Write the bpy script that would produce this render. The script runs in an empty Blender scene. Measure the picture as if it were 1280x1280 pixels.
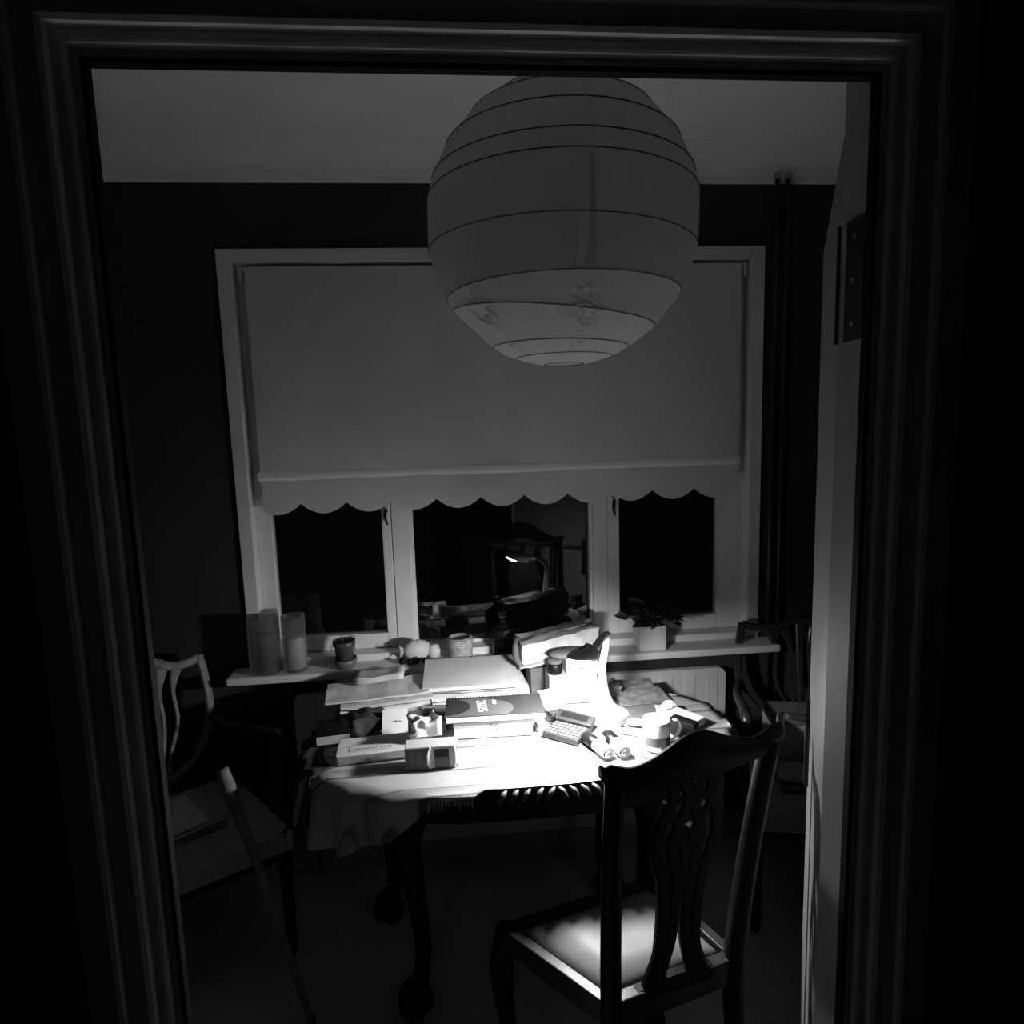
import bpy, bmesh, math, random
from mathutils import Vector, Matrix, noise
random.seed(7)
C = bpy.context.scene.collection
SC = bpy.context.scene
PI = math.pi

# ---------------------------------------------------------------- camera
cam = bpy.data.objects.new('camera', bpy.data.cameras.new('camera'))
C.objects.link(cam)
rx, ux, bx_ = (0.99531718, -0.09178485, -0.03031917), (0.04179127, 0.12577088, 0.99117868), (-0.08716191, -0.98780425, 0.12901773)
cam.matrix_world = Matrix(((rx[0], ux[0], bx_[0], 0), (rx[1], ux[1], bx_[1], 0), (rx[2], ux[2], bx_[2], 1.70), (0, 0, 0, 1)))
cam.data.sensor_width = 36
cam.data.lens = 22.5
cam.data.clip_start = 0.02
SC.camera = cam
# ---------------------------------------------------------------- night outside, exposure
w = bpy.data.worlds.new('night'); SC.world = w
w.use_nodes = True
w.node_tree.nodes['Background'].inputs[0].default_value = (0.02, 0.02, 0.02, 1)
w.node_tree.nodes['Background'].inputs[1].default_value = 0.03
SC.view_settings.view_transform = 'Standard'
SC.view_settings.look = 'None'
SC.view_settings.gamma = 1
SC.view_settings.use_curve_mapping = False
SC.view_settings.exposure = 0.2
LAMP_POWER = 860.0            # emission of the desk lamp's diffuser: the only lamp that is on
SC.cycles.max_bounces = 10
SC.cycles.diffuse_bounces = 8
SC.cycles.glossy_bounces = 4
SC.cycles.transmission_bounces = 8
SC.cycles.sample_clamp_indirect = 10.0
SC.cycles.caustics_reflective = False
SC.cycles.use_denoising = True


# ---------------------------------------------------------------- materials
def mat(name, g, rough=0.6, spec=0.3, var=0.0, scale=20.0, bump=0.0, bscale=80.0, metal=0.0, coat=0.0):
    m = bpy.data.materials.new(name); m.use_nodes = True
    nt = m.node_tree; b = nt.nodes['Principled BSDF']
    b.inputs['Base Color'].default_value = (g, g, g, 1)
    b.inputs['Roughness'].default_value = rough
    b.inputs['Specular IOR Level'].default_value = spec
    b.inputs['Metallic'].default_value = metal
    b.inputs['Coat Weight'].default_value = coat
    if var or bump:
        tc = nt.nodes.new('ShaderNodeTexCoord')
    if var:
        n = nt.nodes.new('ShaderNodeTexNoise'); n.inputs['Scale'].default_value = scale; n.inputs['Detail'].default_value = 6
        r = nt.nodes.new('ShaderNodeValToRGB')
        lo, hi = max(0, g * (1 - var)), min(1, g * (1 + var))
        r.color_ramp.elements[0].position = 0.3; r.color_ramp.elements[1].position = 0.7
        r.color_ramp.elements[0].color = (lo, lo, lo, 1); r.color_ramp.elements[1].color = (hi, hi, hi, 1)
        nt.links.new(tc.outputs['Object'], n.inputs['Vector']); nt.links.new(n.outputs[0], r.inputs[0])
        nt.links.new(r.outputs[0], b.inputs['Base Color'])
    if bump:
        n2 = nt.nodes.new('ShaderNodeTexNoise'); n2.inputs['Scale'].default_value = bscale; n2.inputs['Detail'].default_value = 4
        bp = nt.nodes.new('ShaderNodeBump'); bp.inputs['Strength'].default_value = bump; bp.inputs['Distance'].default_value = 0.004
        nt.links.new(tc.outputs['Object'], n2.inputs['Vector']); nt.links.new(n2.outputs[0], bp.inputs['Height'])
        nt.links.new(bp.outputs[0], b.inputs['Normal'])
    return m


def glass_mat(name, tint=0.95, rough=0.0):
    m = bpy.data.materials.new(name); m.use_nodes = True
    b = m.node_tree.nodes['Principled BSDF']
    b.inputs['Base Color'].default_value = (tint, tint, tint, 1)
    b.inputs['Transmission Weight'].default_value = 1
    b.inputs['Roughness'].default_value = rough
    b.inputs['IOR'].default_value = 1.45
    return m


def frost_mat(name):
    m = glass_mat(name, .92, .12)
    nt = m.node_tree; b = nt.nodes['Principled BSDF']; out = nt.nodes['Material Output']
    d = nt.nodes.new('ShaderNodeBsdfTranslucent'); d.inputs[0].default_value = (.7, .7, .7, 1)
    t = nt.nodes.new('ShaderNodeBsdfTransparent')
    m1 = nt.nodes.new('ShaderNodeMixShader'); m1.inputs[0].default_value = .30
    nt.links.new(t.outputs[0], m1.inputs[1]); nt.links.new(d.outputs[0], m1.inputs[2])
    m2 = nt.nodes.new('ShaderNodeMixShader'); m2.inputs[0].default_value = .30
    nt.links.new(m1.outputs[0], m2.inputs[1]); nt.links.new(b.outputs[0], m2.inputs[2])
    nt.links.new(m2.outputs[0], out.inputs[0])
    return m


def emit_mat(name, s):
    m = bpy.data.materials.new(name); m.use_nodes = True
    b = m.node_tree.nodes['Principled BSDF']
    b.inputs['Base Color'].default_value = (.9, .9, .9, 1)
    b.inputs['Emission Color'].default_value = (1, 1, 1, 1)
    b.inputs['Emission Strength'].default_value = s
    return m


def stripe_mat(name, base, dark, freq, bump=0.25):
    """Woven cloth with thin stripes running along the table."""
    m = mat(name, base, 0.9, 0.1, 0.06, 40, bump, 420)
    nt = m.node_tree; b = nt.nodes['Principled BSDF']
    src = b.inputs['Base Color'].links[0].from_socket
    tc = nt.nodes.new('ShaderNodeTexCoord'); sx = nt.nodes.new('ShaderNodeSeparateXYZ')
    nt.links.new(tc.outputs['Object'], sx.inputs[0])
    mul = nt.nodes.new('ShaderNodeMath'); mul.operation = 'MULTIPLY'; mul.inputs[1].default_value = freq
    nt.links.new(sx.outputs[1], mul.inputs[0])
    fr = nt.nodes.new('ShaderNodeMath'); fr.operation = 'FRACT'; nt.links.new(mul.outputs[0], fr.inputs[0])
    rp = nt.nodes.new('ShaderNodeValToRGB'); rp.color_ramp.interpolation = 'LINEAR'
    e = rp.color_ramp.elements
    e[0].position = 0.0; e[0].color = (1, 1, 1, 1); e[1].position = 1.0; e[1].color = (1, 1, 1, 1)
    for p, v in ((.40, 1), (.43, dark), (.47, dark), (.49, 1), (.60, 1), (.64, .8), (.74, .8), (.76, dark), (.80, 1)):
        q = e.new(p); q.color = (v, v, v, 1)
    nt.links.new(fr.outputs[0], rp.inputs[0])
    mx = nt.nodes.new('ShaderNodeMix'); mx.data_type = 'RGBA'; mx.blend_type = 'MULTIPLY'; mx.inputs[0].default_value = 1
    nt.links.new(src, mx.inputs[6]); nt.links.new(rp.outputs[0], mx.inputs[7])
    nt.links.new(mx.outputs[2], b.inputs['Base Color'])
    return m


def trans_mat(name, g, t, bump=0.1):
    """thin paper or blind cloth: diffuse with some translucency"""
    m = mat(name, g, 0.85, 0.15, 0.04, 6, bump, 160)
    nt = m.node_tree; b = nt.nodes['Principled BSDF']; out = nt.nodes['Material Output']
    tr = nt.nodes.new('ShaderNodeBsdfTranslucent'); tr.inputs[0].default_value = (g, g, g, 1)
    mx = nt.nodes.new('ShaderNodeMixShader'); mx.inputs[0].default_value = t
    nt.links.new(b.outputs[0], mx.inputs[1]); nt.links.new(tr.outputs[0], mx.inputs[2])
    nt.links.new(mx.outputs[0], out.inputs[0])
    return m


M = dict(
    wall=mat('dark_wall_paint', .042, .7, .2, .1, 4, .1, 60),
    hallfloor=mat('dark_hall_floor', .03, .6, .2, .2, 8),
    innerblack=mat('black_inner_line', .008, .7, .1),
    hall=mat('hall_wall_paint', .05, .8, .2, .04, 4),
    ceiling=mat('ceiling_paint', .92, .9, .1, .05, 3, .1, 40),
    carpet=mat('carpet', .55, 1, .02, .25, 150, .8, 300),
    frame=mat('door_frame_gloss', .86, .35, .4, .1, 8),
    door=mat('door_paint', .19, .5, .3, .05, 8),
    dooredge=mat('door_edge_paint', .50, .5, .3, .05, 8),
    window=mat('window_gloss_white', .78, .4, .35, .03, 10),
    sill=mat('sill_white', .72, .45, .3, .05, 10),
    blind=trans_mat('blind_cloth', .76, .12, .3),
    blindbar=mat('blind_bar', .90, .6, .2),
    lantern=trans_mat('rice_paper', .93, .42, .2),
    wire=mat('lantern_wire', .12, .5, .3),
    cord=mat('dark_cord', .03, .5, .3),
    glass=glass_mat('window_glass', .9),
    clear=glass_mat('clear_glass', .97),
    frosted=frost_mat('cloudy_glass'),
    rope=mat('rope_carving', .12, .4, .4, .3, 40),
    black=mat('black_metal', .007, .35, .5),
    blackgloss=mat('black_gloss', .006, .35, .2),
    chrome=mat('dull_metal', .35, .3, .5, metal=1),
    radiator=mat('radiator_enamel', .62, .45, .3, .03, 6),
    pipe=mat('dark_painted_pipe', .03, .35, .5),
    skirt=mat('skirting_paint', .35, .5, .3),
    mahog=mat('dark_mahogany', .008, .5, .12, .4, 14),
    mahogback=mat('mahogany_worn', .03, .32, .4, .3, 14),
    litwood=mat('lamplit_wood', .24, .4, .4, .25, 30),  # pale tone paints lamplight reflected off the left chair's dark glossy wood
    leather=mat('pale_leather', .22, .5, .4, .12, 9, .25, 30),
    uphol=mat('grey_upholstery', .36, .95, .05, .15, 60, .5, 260),
    cloth=stripe_mat('woven_tablecloth', .40, .35, 8.0),
    fringe=mat('cloth_fringe', .6, .9, .1),
    scarf=mat('dark_cloth', .05, .9, .1, .4, 40, .5, 150),
    paper=mat('white_paper', .72, .8, .15, .04, 12),
    paper2=mat('cream_paper', .54, .8, .15, .08, 12),
    kraft=mat('envelope_paper', .60, .8, .15, .08, 10, .2, 60),
    wrapm=mat('magazine_wrapper', .5, .6, .25, .3, 14),
    grey=mat('grey_paper', .14, .7, .2, .25, 18),
    printed=mat('printed_paper', .20, .55, .3, .5, 34),
    print2=mat('printed_leaflet', .20, .5, .3, .65, 26),
    card=mat('white_card', .80, .6, .25),
    ink=mat('ink', .03, .6, .2),
    inkgrey=mat('ink_grey', .16, .6, .2),
    diary=mat('diary_cover', .050, .4, .4),
    diarydark=mat('diary_dark_leaf', .035, .4, .4),
    diaryleaf=mat('diary_pale_leaf', .13, .4, .4),
    white=mat('white_plastic', .82, .35, .4),
    lampouter=mat('lamp_white', .80, .35, .4),
    lamplight=emit_mat('lamp_diffuser', LAMP_POWER),
    calc=mat('calculator_grey', .035, .45, .4),
    key=mat('calculator_key', .16, .5, .3),
    lcd=mat('calculator_display', .015, .25, .5),
    china=mat('white_china', .80, .2, .5),
    tin=mat('tin', .5, .35, .5, metal=.6),
    wax=mat('candle_wax', .62, .6, .3),
    terracotta=mat('dark_glazed_pot', .09, .3, .5, .2, 12),
    saucer=mat('brown_saucer', .13, .3, .5, .2, 12),
    soil=mat('soil', .03, 1, .05, .5, 60, .8, 80),
    leaf=mat('dark_leaf', .045, .4, .4, .4, 40),
    shell=mat('pale_shell', .62, .5, .3, .12, 30),
    wicker=mat('pale_wicker', .40, .8, .1, .3, 60),
    planter=mat('white_planter', .66, .4, .35, .05, 10),
    stick=mat('pale_stick', .16, .6, .2, .3, 20),
    ribmat=mat('dark_wire', .05, .5, .3),
)


# ---------------------------------------------------------------- helpers
def link(name, me, parent=None, loc=None, rot=None):
    o = bpy.data.objects.new(name, me); C.objects.link(o)
    if parent is not None: o.parent = parent
    if loc is not None: o.location = loc
    if rot is not None: o.rotation_euler = rot
    return o


def obj(name, bm, m, parent=None, loc=None, rot=None, smooth=False):
    me = bpy.data.meshes.new(name)
    bmesh.ops.recalc_face_normals(bm, faces=bm.faces)
    bm.to_mesh(me); bm.free()
    me.materials.append(M[m] if isinstance(m, str) else m)
    if smooth:
        for p in me.polygons: p.use_smooth = True
    return link(name, me, parent, loc, rot)


def tag(o, label, cat, group=None):
    o['label'] = label; o['category'] = cat
    if group: o['group'] = group
    return o


def thing(name, label, cat, loc=(0, 0, 0), rz=0.0, group=None):
    o = link(name, None, None, loc, (0, 0, rz))
    return tag(o, label, cat, group)


def struct(o):
    o['kind'] = 'structure'; return o


def stuff(o):
    o['kind'] = 'stuff'; return o


def NB(): return bmesh.new()


def box(bm, c, s, rot=None, bevel=0.0):
    """box centred at c with full sizes s"""
    r = bmesh.ops.create_cube(bm, size=1)
    vs = r['verts']
    bmesh.ops.scale(bm, vec=s, verts=vs)
    if bevel:
        es = list({e for v in vs for e in v.link_edges})
        rr = bmesh.ops.bevel(bm, geom=es, offset=bevel, segments=2, affect='EDGES', profile=.6)
        vs = list({v for f in rr['faces'] for v in f.verts} | {v for v in vs if v.is_valid})
    if rot is not None:
        mt = rot if isinstance(rot, Matrix) else Matrix.Rotation(rot, 3, 'Z')
        bmesh.ops.rotate(bm, cent=(0, 0, 0), matrix=mt, verts=vs)
    bmesh.ops.translate(bm, vec=c, verts=vs)
    return vs


def B(c, s, rot=None, bevel=0.0):
    bm = NB(); box(bm, c, s, rot, bevel); return bm


def span(bm, x0, x1, y0, y1, z0, z1, bevel=0.0):
    return box(bm, ((x0 + x1) / 2, (y0 + y1) / 2, (z0 + z1) / 2), (abs(x1 - x0), abs(y1 - y0), abs(z1 - z0)), None, bevel)


def lathe(bm, prof, seg=32, c=(0, 0, 0), wob=None):
    rings = []
    for r, z in prof:
        if r < 1e-6:
            rings.append([bm.verts.new((c[0], c[1], c[2] + z))])
        else:
            rings.append([bm.verts.new((c[0] + r * math.cos(2 * PI * i / seg), c[1] + r * math.sin(2 * PI * i / seg), c[2] + z)) for i in range(seg)])
    for a, b in zip(rings, rings[1:]):
        for i in range(seg):
            j = (i + 1) % seg
            if len(a) == 1 and len(b) == 1: continue
            if len(a) == 1: bm.faces.new((a[0], b[i], b[j]))
            elif len(b) == 1: bm.faces.new((a[i], a[j], b[0]))
            else: bm.faces.new((a[i], a[j], b[j], b[i]))
    return bm


def L(prof, seg=32, c=(0, 0, 0)): return lathe(NB(), prof, seg, c)


def catmull(pts, n=8):
    pts = [Vector(p) for p in pts]
    if len(pts) < 3: return [pts[0].lerp(pts[1], i / n) for i in range(n + 1)]
    out = []
    ext = [pts[0] * 2 - pts[1]] + pts + [pts[-1] * 2 - pts[-2]]
    for k in range(1, len(ext) - 2):
        p0, p1, p2, p3 = ext[k - 1:k + 3]
        for i in range(n):
            t = i / n
            out.append(.5 * ((2 * p1) + (p2 - p0) * t + (2 * p0 - 5 * p1 + 4 * p2 - p3) * t * t + (3 * p1 - p0 - 3 * p2 + p3) * t ** 3))
    out.append(pts[-1])
    return out


def interp(vals, t):
    k = t * (len(vals) - 1); i = min(int(k), len(vals) - 2); f = k - i
    return vals[i] * (1 - f) + vals[i + 1] * f


def tube(bm, pts, radii, seg=10, n=8, flat=1.0, smooth=True, up=None):
    """tube along a curve; radii interpolated; flat squashes one axis"""
    P = catmull(pts, n) if smooth else [Vector(p) for p in pts]
    if not isinstance(radii, (list, tuple)): radii = [radii, radii]
    rings = []; ref = Vector(up) if up else None
    t0 = (P[1] - P[0]).normalized()
    if ref is None: ref = Vector((0, 0, 1)) if abs(t0.z) < .9 else Vector((0, 1, 0))
    u = (ref - t0 * ref.dot(t0)).normalized()
    for i, p in enumerate(P):
        t = (P[min(i + 1, len(P) - 1)] - P[max(i - 1, 0)]).normalized()
        u = (u - t * u.dot(t)).normalized(); v = t.cross(u)
        r = interp(radii, i / (len(P) - 1))
        rings.append([bm.verts.new(p + (u * math.cos(a) * r * flat + v * math.sin(a) * r)) for a in [2 * PI * k / seg for k in range(seg)]])
    for a, b in zip(rings, rings[1:]):
        for i in range(seg):
            j = (i + 1) % seg; bm.faces.new((a[i], a[j], b[j], b[i]))
    bm.faces.new(rings[0]); bm.faces.new(rings[-1])
    return bm


def T(pts, radii, seg=10, n=8, flat=1.0, smooth=True, up=None): return tube(NB(), pts, radii, seg, n, flat, smooth, up)


def bar(bm, pts, normal, width, thick, n=8, smooth=True):
    """flat band along a curve; width in the plane perpendicular to normal"""
    P = catmull(pts, n) if smooth else [Vector(p) for p in pts]
    nn = Vector(normal).normalized(); rings = []
    if not isinstance(width, (list, tuple)): width = [width, width]
    for i, p in enumerate(P):
        t = (P[min(i + 1, len(P) - 1)] - P[max(i - 1, 0)]).normalized()
        s = t.cross(nn).normalized(); wd = interp(width, i / (len(P) - 1)) / 2
        h = nn * thick / 2
        rings.append([bm.verts.new(p + s * wd * a + h * b) for a, b in ((-1, -1), (1, -1), (1.0, .4), (.6, 1), (-.6, 1), (-1, .4))])
    for a, b in zip(rings, rings[1:]):
        for i in range(6):
            j = (i + 1) % 6; bm.faces.new((a[i], a[j], b[j], b[i]))
    bm.faces.new(rings[0]); bm.faces.new(rings[-1])
    return bm


def prism(bm, pts, z0, z1):
    a = [bm.verts.new((x, y, z0)) for x, y in pts]; b = [bm.verts.new((x, y, z1)) for x, y in pts]
    bm.faces.new(a); bm.faces.new(b)
    for i in range(len(pts)):
        j = (i + 1) % len(pts); bm.faces.new((a[i], a[j], b[j], b[i]))
    return bm


def sheet(bm, f, nx, ny, th):
    """double-sided sheet with thickness; f(u,v)->Vector"""
    top = [[bm.verts.new(f(i / nx, j / ny)) for j in range(ny + 1)] for i in range(nx + 1)]
    bot = [[bm.verts.new(f(i / nx, j / ny) - Vector((0, 0, th))) for j in range(ny + 1)] for i in range(nx + 1)]
    for i in range(nx):
        for j in range(ny):
            bm.faces.new((top[i][j], top[i + 1][j], top[i + 1][j + 1], top[i][j + 1]))
            bm.faces.new((bot[i][j], bot[i][j + 1], bot[i + 1][j + 1], bot[i + 1][j]))
    for i in range(nx):
        for j in (0, ny):
            bm.faces.new((top[i][j], bot[i][j], bot[i + 1][j], top[i + 1][j]))
    for j in range(ny):
        for i in (0, nx):
            bm.faces.new((top[i][j], top[i][j + 1], bot[i][j + 1], bot[i][j]))
    return bm


def paper(w, d, th, curl=0.004, seed=0.0, nx=10, ny=8, tilt=(0, 0)):
    def f(u, v):
        x, y = (u - .5) * w, (v - .5) * d
        z = curl * noise.noise(Vector((x * 14 + seed, y * 14, seed))) + curl * .6 * (2 * u - 1) ** 2
        return Vector((x, y, z + th + x * tilt[0] + y * tilt[1]))
    return sheet(NB(), f, nx, ny, th)


def crumple(bm, amp, scale, seed):
    for v in bm.verts:
        p = v.co * scale + Vector((seed, seed * 1.7, -seed))
        v.co += Vector((noise.noise(p), noise.noise(p + Vector((9, 0, 0))), noise.noise(p + Vector((0, 9, 0))))) * amp


def crumpled_box(s, amp, scale, seed, cuts=6):
    bm = NB(); box(bm, (0, 0, s[2] / 2), s)
    bmesh.ops.subdivide_edges(bm, edges=bm.edges[:], cuts=cuts, use_grid_fill=True)
    crumple(bm, amp, scale, seed)
    zmin = min(v.co.z for v in bm.verts)
    for v in bm.verts: v.co.z -= zmin
    return bm


# ================================================================= ROOM SHELL
YW = 2.40                       # face of the window wall
X0, X1 = -1.75, 1.90            # side walls
YF0, YF1 = 0.705, 0.775         # door wall
ZC = 2.67
WX0, WX1, WZ0, WZ1 = -0.79, 1.185, 0.815, 2.345     # window opening
DX0, DX1, DZ = -0.346, 0.480, 2.071                 # clear door opening

bm = NB(); span(bm, X0 - .1, X1 + .1, .74, YW + .2, -.06, 0)
struct(obj('floor', bm, 'carpet'))
bm = NB(); span(bm, X0 - .1, X1 + .1, -1.2, .74, -.06, 0)
struct(obj('floor_hall', bm, 'hallfloor'))
bm = NB(); span(bm, X0 - .1, X1 + .1, .74, YW + .2, ZC, ZC + .06)
struct(obj('ceiling', bm, 'ceiling'))
bm = NB(); span(bm, X0 - .1, X1 + .1, -1.2, .74, ZC, ZC + .06)
struct(obj('ceiling_hall', bm, 'hall'))
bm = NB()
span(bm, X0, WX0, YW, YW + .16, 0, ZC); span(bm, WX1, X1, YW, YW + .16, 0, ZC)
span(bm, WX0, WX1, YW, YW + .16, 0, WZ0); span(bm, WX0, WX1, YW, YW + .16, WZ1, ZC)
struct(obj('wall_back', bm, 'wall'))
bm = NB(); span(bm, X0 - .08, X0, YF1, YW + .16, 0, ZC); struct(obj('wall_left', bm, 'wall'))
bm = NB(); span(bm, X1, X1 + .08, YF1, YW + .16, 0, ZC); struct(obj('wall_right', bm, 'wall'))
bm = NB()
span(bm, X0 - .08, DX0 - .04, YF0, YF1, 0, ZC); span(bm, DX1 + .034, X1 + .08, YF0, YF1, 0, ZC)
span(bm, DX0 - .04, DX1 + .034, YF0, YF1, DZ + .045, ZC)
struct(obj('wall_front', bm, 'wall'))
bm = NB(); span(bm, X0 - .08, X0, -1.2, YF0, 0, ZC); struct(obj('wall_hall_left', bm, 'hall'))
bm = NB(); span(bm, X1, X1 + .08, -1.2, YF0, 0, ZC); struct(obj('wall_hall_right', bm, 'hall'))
bm = NB(); span(bm, X0 - .08, X1 + .08, -1.2, -1.12, 0, ZC); struct(obj('wall_hall_rear', bm, 'hall'))

# coving along the window wall
bm = NB()
prof = [(YW, 2.568)] + [(YW - .105 + .105 * math.cos(a), 2.568 + .102 * math.sin(a)) for a in [PI / 2 * i / 8 for i in range(9)]] + [(YW, ZC)]
prof = [(YW, 2.566), (YW - .012, 2.57)] + [(YW - .012 - .10 * (1 - math.cos(PI / 2 * i / 8)), 2.57 + .098 * math.sin(PI / 2 * i / 8)) for i in range(1, 9)] + [(YW - .115, ZC), (YW, ZC)]
a = [bm.verts.new((X0, y, z)) for y, z in prof]; b = [bm.verts.new((X1, y, z)) for y, z in prof]
bm.faces.new(a); bm.faces.new(b)
for i in range(len(prof)):
    j = (i + 1) % len(prof); bm.faces.new((a[i], a[j], b[j], b[i]))
struct(obj('trim_1', bm, 'ceiling'))

# skirting boards
def skirting(name, x0, x1, y0, y1):
    bm = NB(); span(bm, x0, x1, y0, y1, 0, .095, .004); struct(obj(name, bm, 'skirt'))
skirting('baseboard_back', X0, X1, YW - .018, YW)
skirting('baseboard_left', X0, X0 + .018, YF1, YW - .018)
skirting('baseboard_right', X1 - .018, X1, YF1, YW - .018)

# moulded door frame: a stepped profile mitred round the opening (offset outward, depth y)
prof = [(0, .722), (0, .713), (.0085, .7115), (.0085, .699), (.011, .6965), (.019, .696), (.019, .684), (.023, .680), (.042, .679), (.042, .667), (.046, .664),
        (.074, .664), (.078, .668), (.078, .705), (.034, .705), (.034, .722)]
def ring(off, y):
    return [(DX0 - off, y, 0), (DX0 - off, y, DZ + off), (DX1 + off, y, DZ + off), (DX1 + off, y, 0)]
bm = NB()
R_ = [[bm.verts.new(p) for p in ring(o, y)] for o, y in prof]
for k in range(len(prof)):
    A_, B_ = R_[k], R_[(k + 1) % len(prof)]
    for i in range(3): bm.faces.new((A_[i], A_[i + 1], B_[i + 1], B_[i]))
for i in (0, 3): bm.faces.new([r[i] for r in R_])
struct(obj('trim_2', bm, 'frame'))

bm = NB(); sp_ = [(-.0035, .711), (-.0035, .7225), (.002, .7225), (.002, .711)]  # black ring added so the frame's innermost edge reads as unlit
R_ = [[bm.verts.new(p) for p in ring(o, y)] for o, y in sp_]
for k in range(4):
    A_, B_ = R_[k], R_[(k + 1) % 4]
    for i in range(3): bm.faces.new((A_[i], A_[i + 1], B_[i + 1], B_[i]))
for i in (0, 3): bm.faces.new([r[i] for r in R_])
struct(obj('trim_4', bm, 'innerblack'))
# ---- door leaf, swung into the room on its right-hand hinges
HX, HY = 0.492, 0.786; LX, LY = 0.838, 1.415
dl = math.hypot(LX - HX, LY - HY); da = math.atan2(LY - HY, LX - HX)
door = struct(link('door_1', None, None, (HX, HY, 0), (0, 0, da)))
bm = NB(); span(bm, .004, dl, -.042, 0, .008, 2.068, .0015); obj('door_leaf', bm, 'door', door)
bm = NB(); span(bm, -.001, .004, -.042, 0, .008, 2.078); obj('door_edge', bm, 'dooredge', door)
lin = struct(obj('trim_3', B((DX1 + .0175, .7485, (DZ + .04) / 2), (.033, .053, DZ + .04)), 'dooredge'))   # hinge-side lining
for hz in (1.862, .22):
    h = obj('hinge', B((DX1 + .0005, .744, hz), (.003, .036, .140), None, .001), 'black', lin)
    obj('hinge_knuckle', T([(DX1 + .004, .779, hz - .07), (DX1 + .004, .779, hz + .07)], .005, 10, 2), 'black', h)
    for dz in (-.05, .0, .05):
        obj('screw', L([(0, .0012), (.003, .001), (.004, 0)], 8), 'chrome', h, (DX1 - .001, .745, hz + dz), (0, -PI / 2, 0))
hd = obj('door_handle', B((dl - .055, .005, .945), (.042, .010, .215), None, .003), 'black', door)
obj('lever', T([(dl - .055, .008, 1.0), (dl - .055, .05, 1.0), (dl - .065, .062, 1.0), (dl - .10, .064, 1.0), (dl - .165, .060, .998)], [.009, .009, .010, .009, .008], 10), 'chrome', hd)
obj('keyhole', B((dl - .055, .0105, .90), (.006, .002, .014)), 'blackgloss', hd)

# ---- window: outer frame, mullions, three lights
win = struct(link('window_1', None, None, (0, 0, 0)))
bm = NB(); fw = .046
for (x0, x1, z0, z1) in ((WX0, WX0 + fw, WZ0, WZ1), (WX1 - fw, WX1, WZ0, WZ1), (WX0 + fw, WX1 - fw, WZ1 - fw, WZ1), (WX0 + fw, WX1 - fw, WZ0, .868)):
    span(bm, x0, x1, 2.385, 2.50, z0, z1, .002)
obj('window_frame', bm, 'window', win)
for x0, x1 in ((-.245, -.178), (.530, .588)):
    bm = NB(); span(bm, x0, x1, 2.440, 2.50, .868, WZ1 - fw, .003); obj('mullion', bm, 'window', win)
def casement(x0, x1, z0, z1, sw, zb, hx, front):
    bm = NB()
    span(bm, x0, x0 + sw[0], front, 2.49, z0, z1, .004); span(bm, x1 - sw[1], x1, front, 2.49, z0, z1, .004)
    span(bm, x0 + sw[0], x1 - sw[1], front, 2.49, z0, zb, .004); span(bm, x0 + sw[0], x1 - sw[1], front, 2.49, z1 - .05, z1, .004)
    cs = obj('casement', bm, 'window', win)
    bm = NB(); span(bm, x0 + sw[0] - .004, x1 - sw[1] + .004, 2.470, 2.474, zb - .004, z1 - .046)
    obj('pane', bm, 'glass', cs)
    if hx is not None:
        h = obj('window_handle', B((hx, front - .004, 1.395), (.020, .008, .055), None, .002), 'white', cs)
        # curled espagnolette grip
        bmh = NB()
        tube(bmh, [(hx, front - .006, 1.405), (hx, front - .022, 1.41), (hx - .004, front - .026, 1.385), (hx + .003, front - .024, 1.355)], [.005, .006, .006, .004], 8)
        hh = obj('grip', bmh, 'black', cs)
    return cs
casement(WX0 + fw, -.247, .870, WZ1 - fw, (.055, .036), .928, -.262, 2.445)
casement(.590, WX1 - fw, .870, WZ1 - fw, (.048, .100), .928, .613, 2.445)
bm = NB()
for x0, x1, z0, z1 in ((-.178, -.166, .868, WZ1 - fw), (.518, .530, .868, WZ1 - fw), (-.166, .518, .868, .880)):
    span(bm, x0, x1, 2.452, 2.49, z0, z1, .002)
fl = obj('fixed_light', bm, 'window', win)
bm = NB(); span(bm, -.172, .524, 2.472, 2.476, .872, WZ1 - fw)
for v in bm.verts: v.co.y += (v.co.x - .18) * .032
obj('pane', bm, 'glass', fl)
bm = NB(); span(bm, -.845, 1.225, 2.275, 2.388, .815, .843, .008); obj('window_sill', bm, 'sill', win)

# ================================================================= BLIND
bl = thing('roller_blind', 'pale roller blind with scalloped hem drawn halfway down the window', 'blind', (0, 0, 0))
bx0, bx1 = -.700, 1.098
def zb_(x):
    k = (x + .565) / .165
    f = k - math.floor(k)
    return 1.452 - .040 * math.sin(PI * f) ** .8
bm = NB(); N = 264
front = []; back = []
for i in range(N + 1):
    x = bx0 + (bx1 - bx0) * i / N
    zs = [2.283, 2.1, 1.9, 1.7, 1.548, zb_(x)]
    wv = .0015 * math.sin(x * 9) + .001 * math.sin(x * 23 + 1)
    front.append([bm.verts.new((x, 2.392 + wv * (2.29 - z), z)) for z in zs])
    back.append([bm.verts.new((x, 2.3935 + wv * (2.29 - z), z)) for z in zs])
for i in range(N):
    for j in range(5):
        bm.faces.new((front[i][j], front[i + 1][j], front[i + 1][j + 1], front[i][j + 1]))
        bm.faces.new((back[i][j], back[i][j + 1], back[i + 1][j + 1], back[i + 1][j]))
    bm.faces.new((front[i][5], front[i + 1][5], back[i + 1][5], back[i][5])); bm.faces.new((front[i][0], back[i][0], back[i + 1][0], front[i + 1][0]))
obj('blind_cloth', bm, 'blind', bl, smooth=False)
bm = NB(); cs_ = [(2.3925, 1.537), (2.3905, 1.541), (2.3885, 1.549), (2.3888, 1.559), (2.3905, 1.567), (2.3925, 1.572)]
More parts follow.
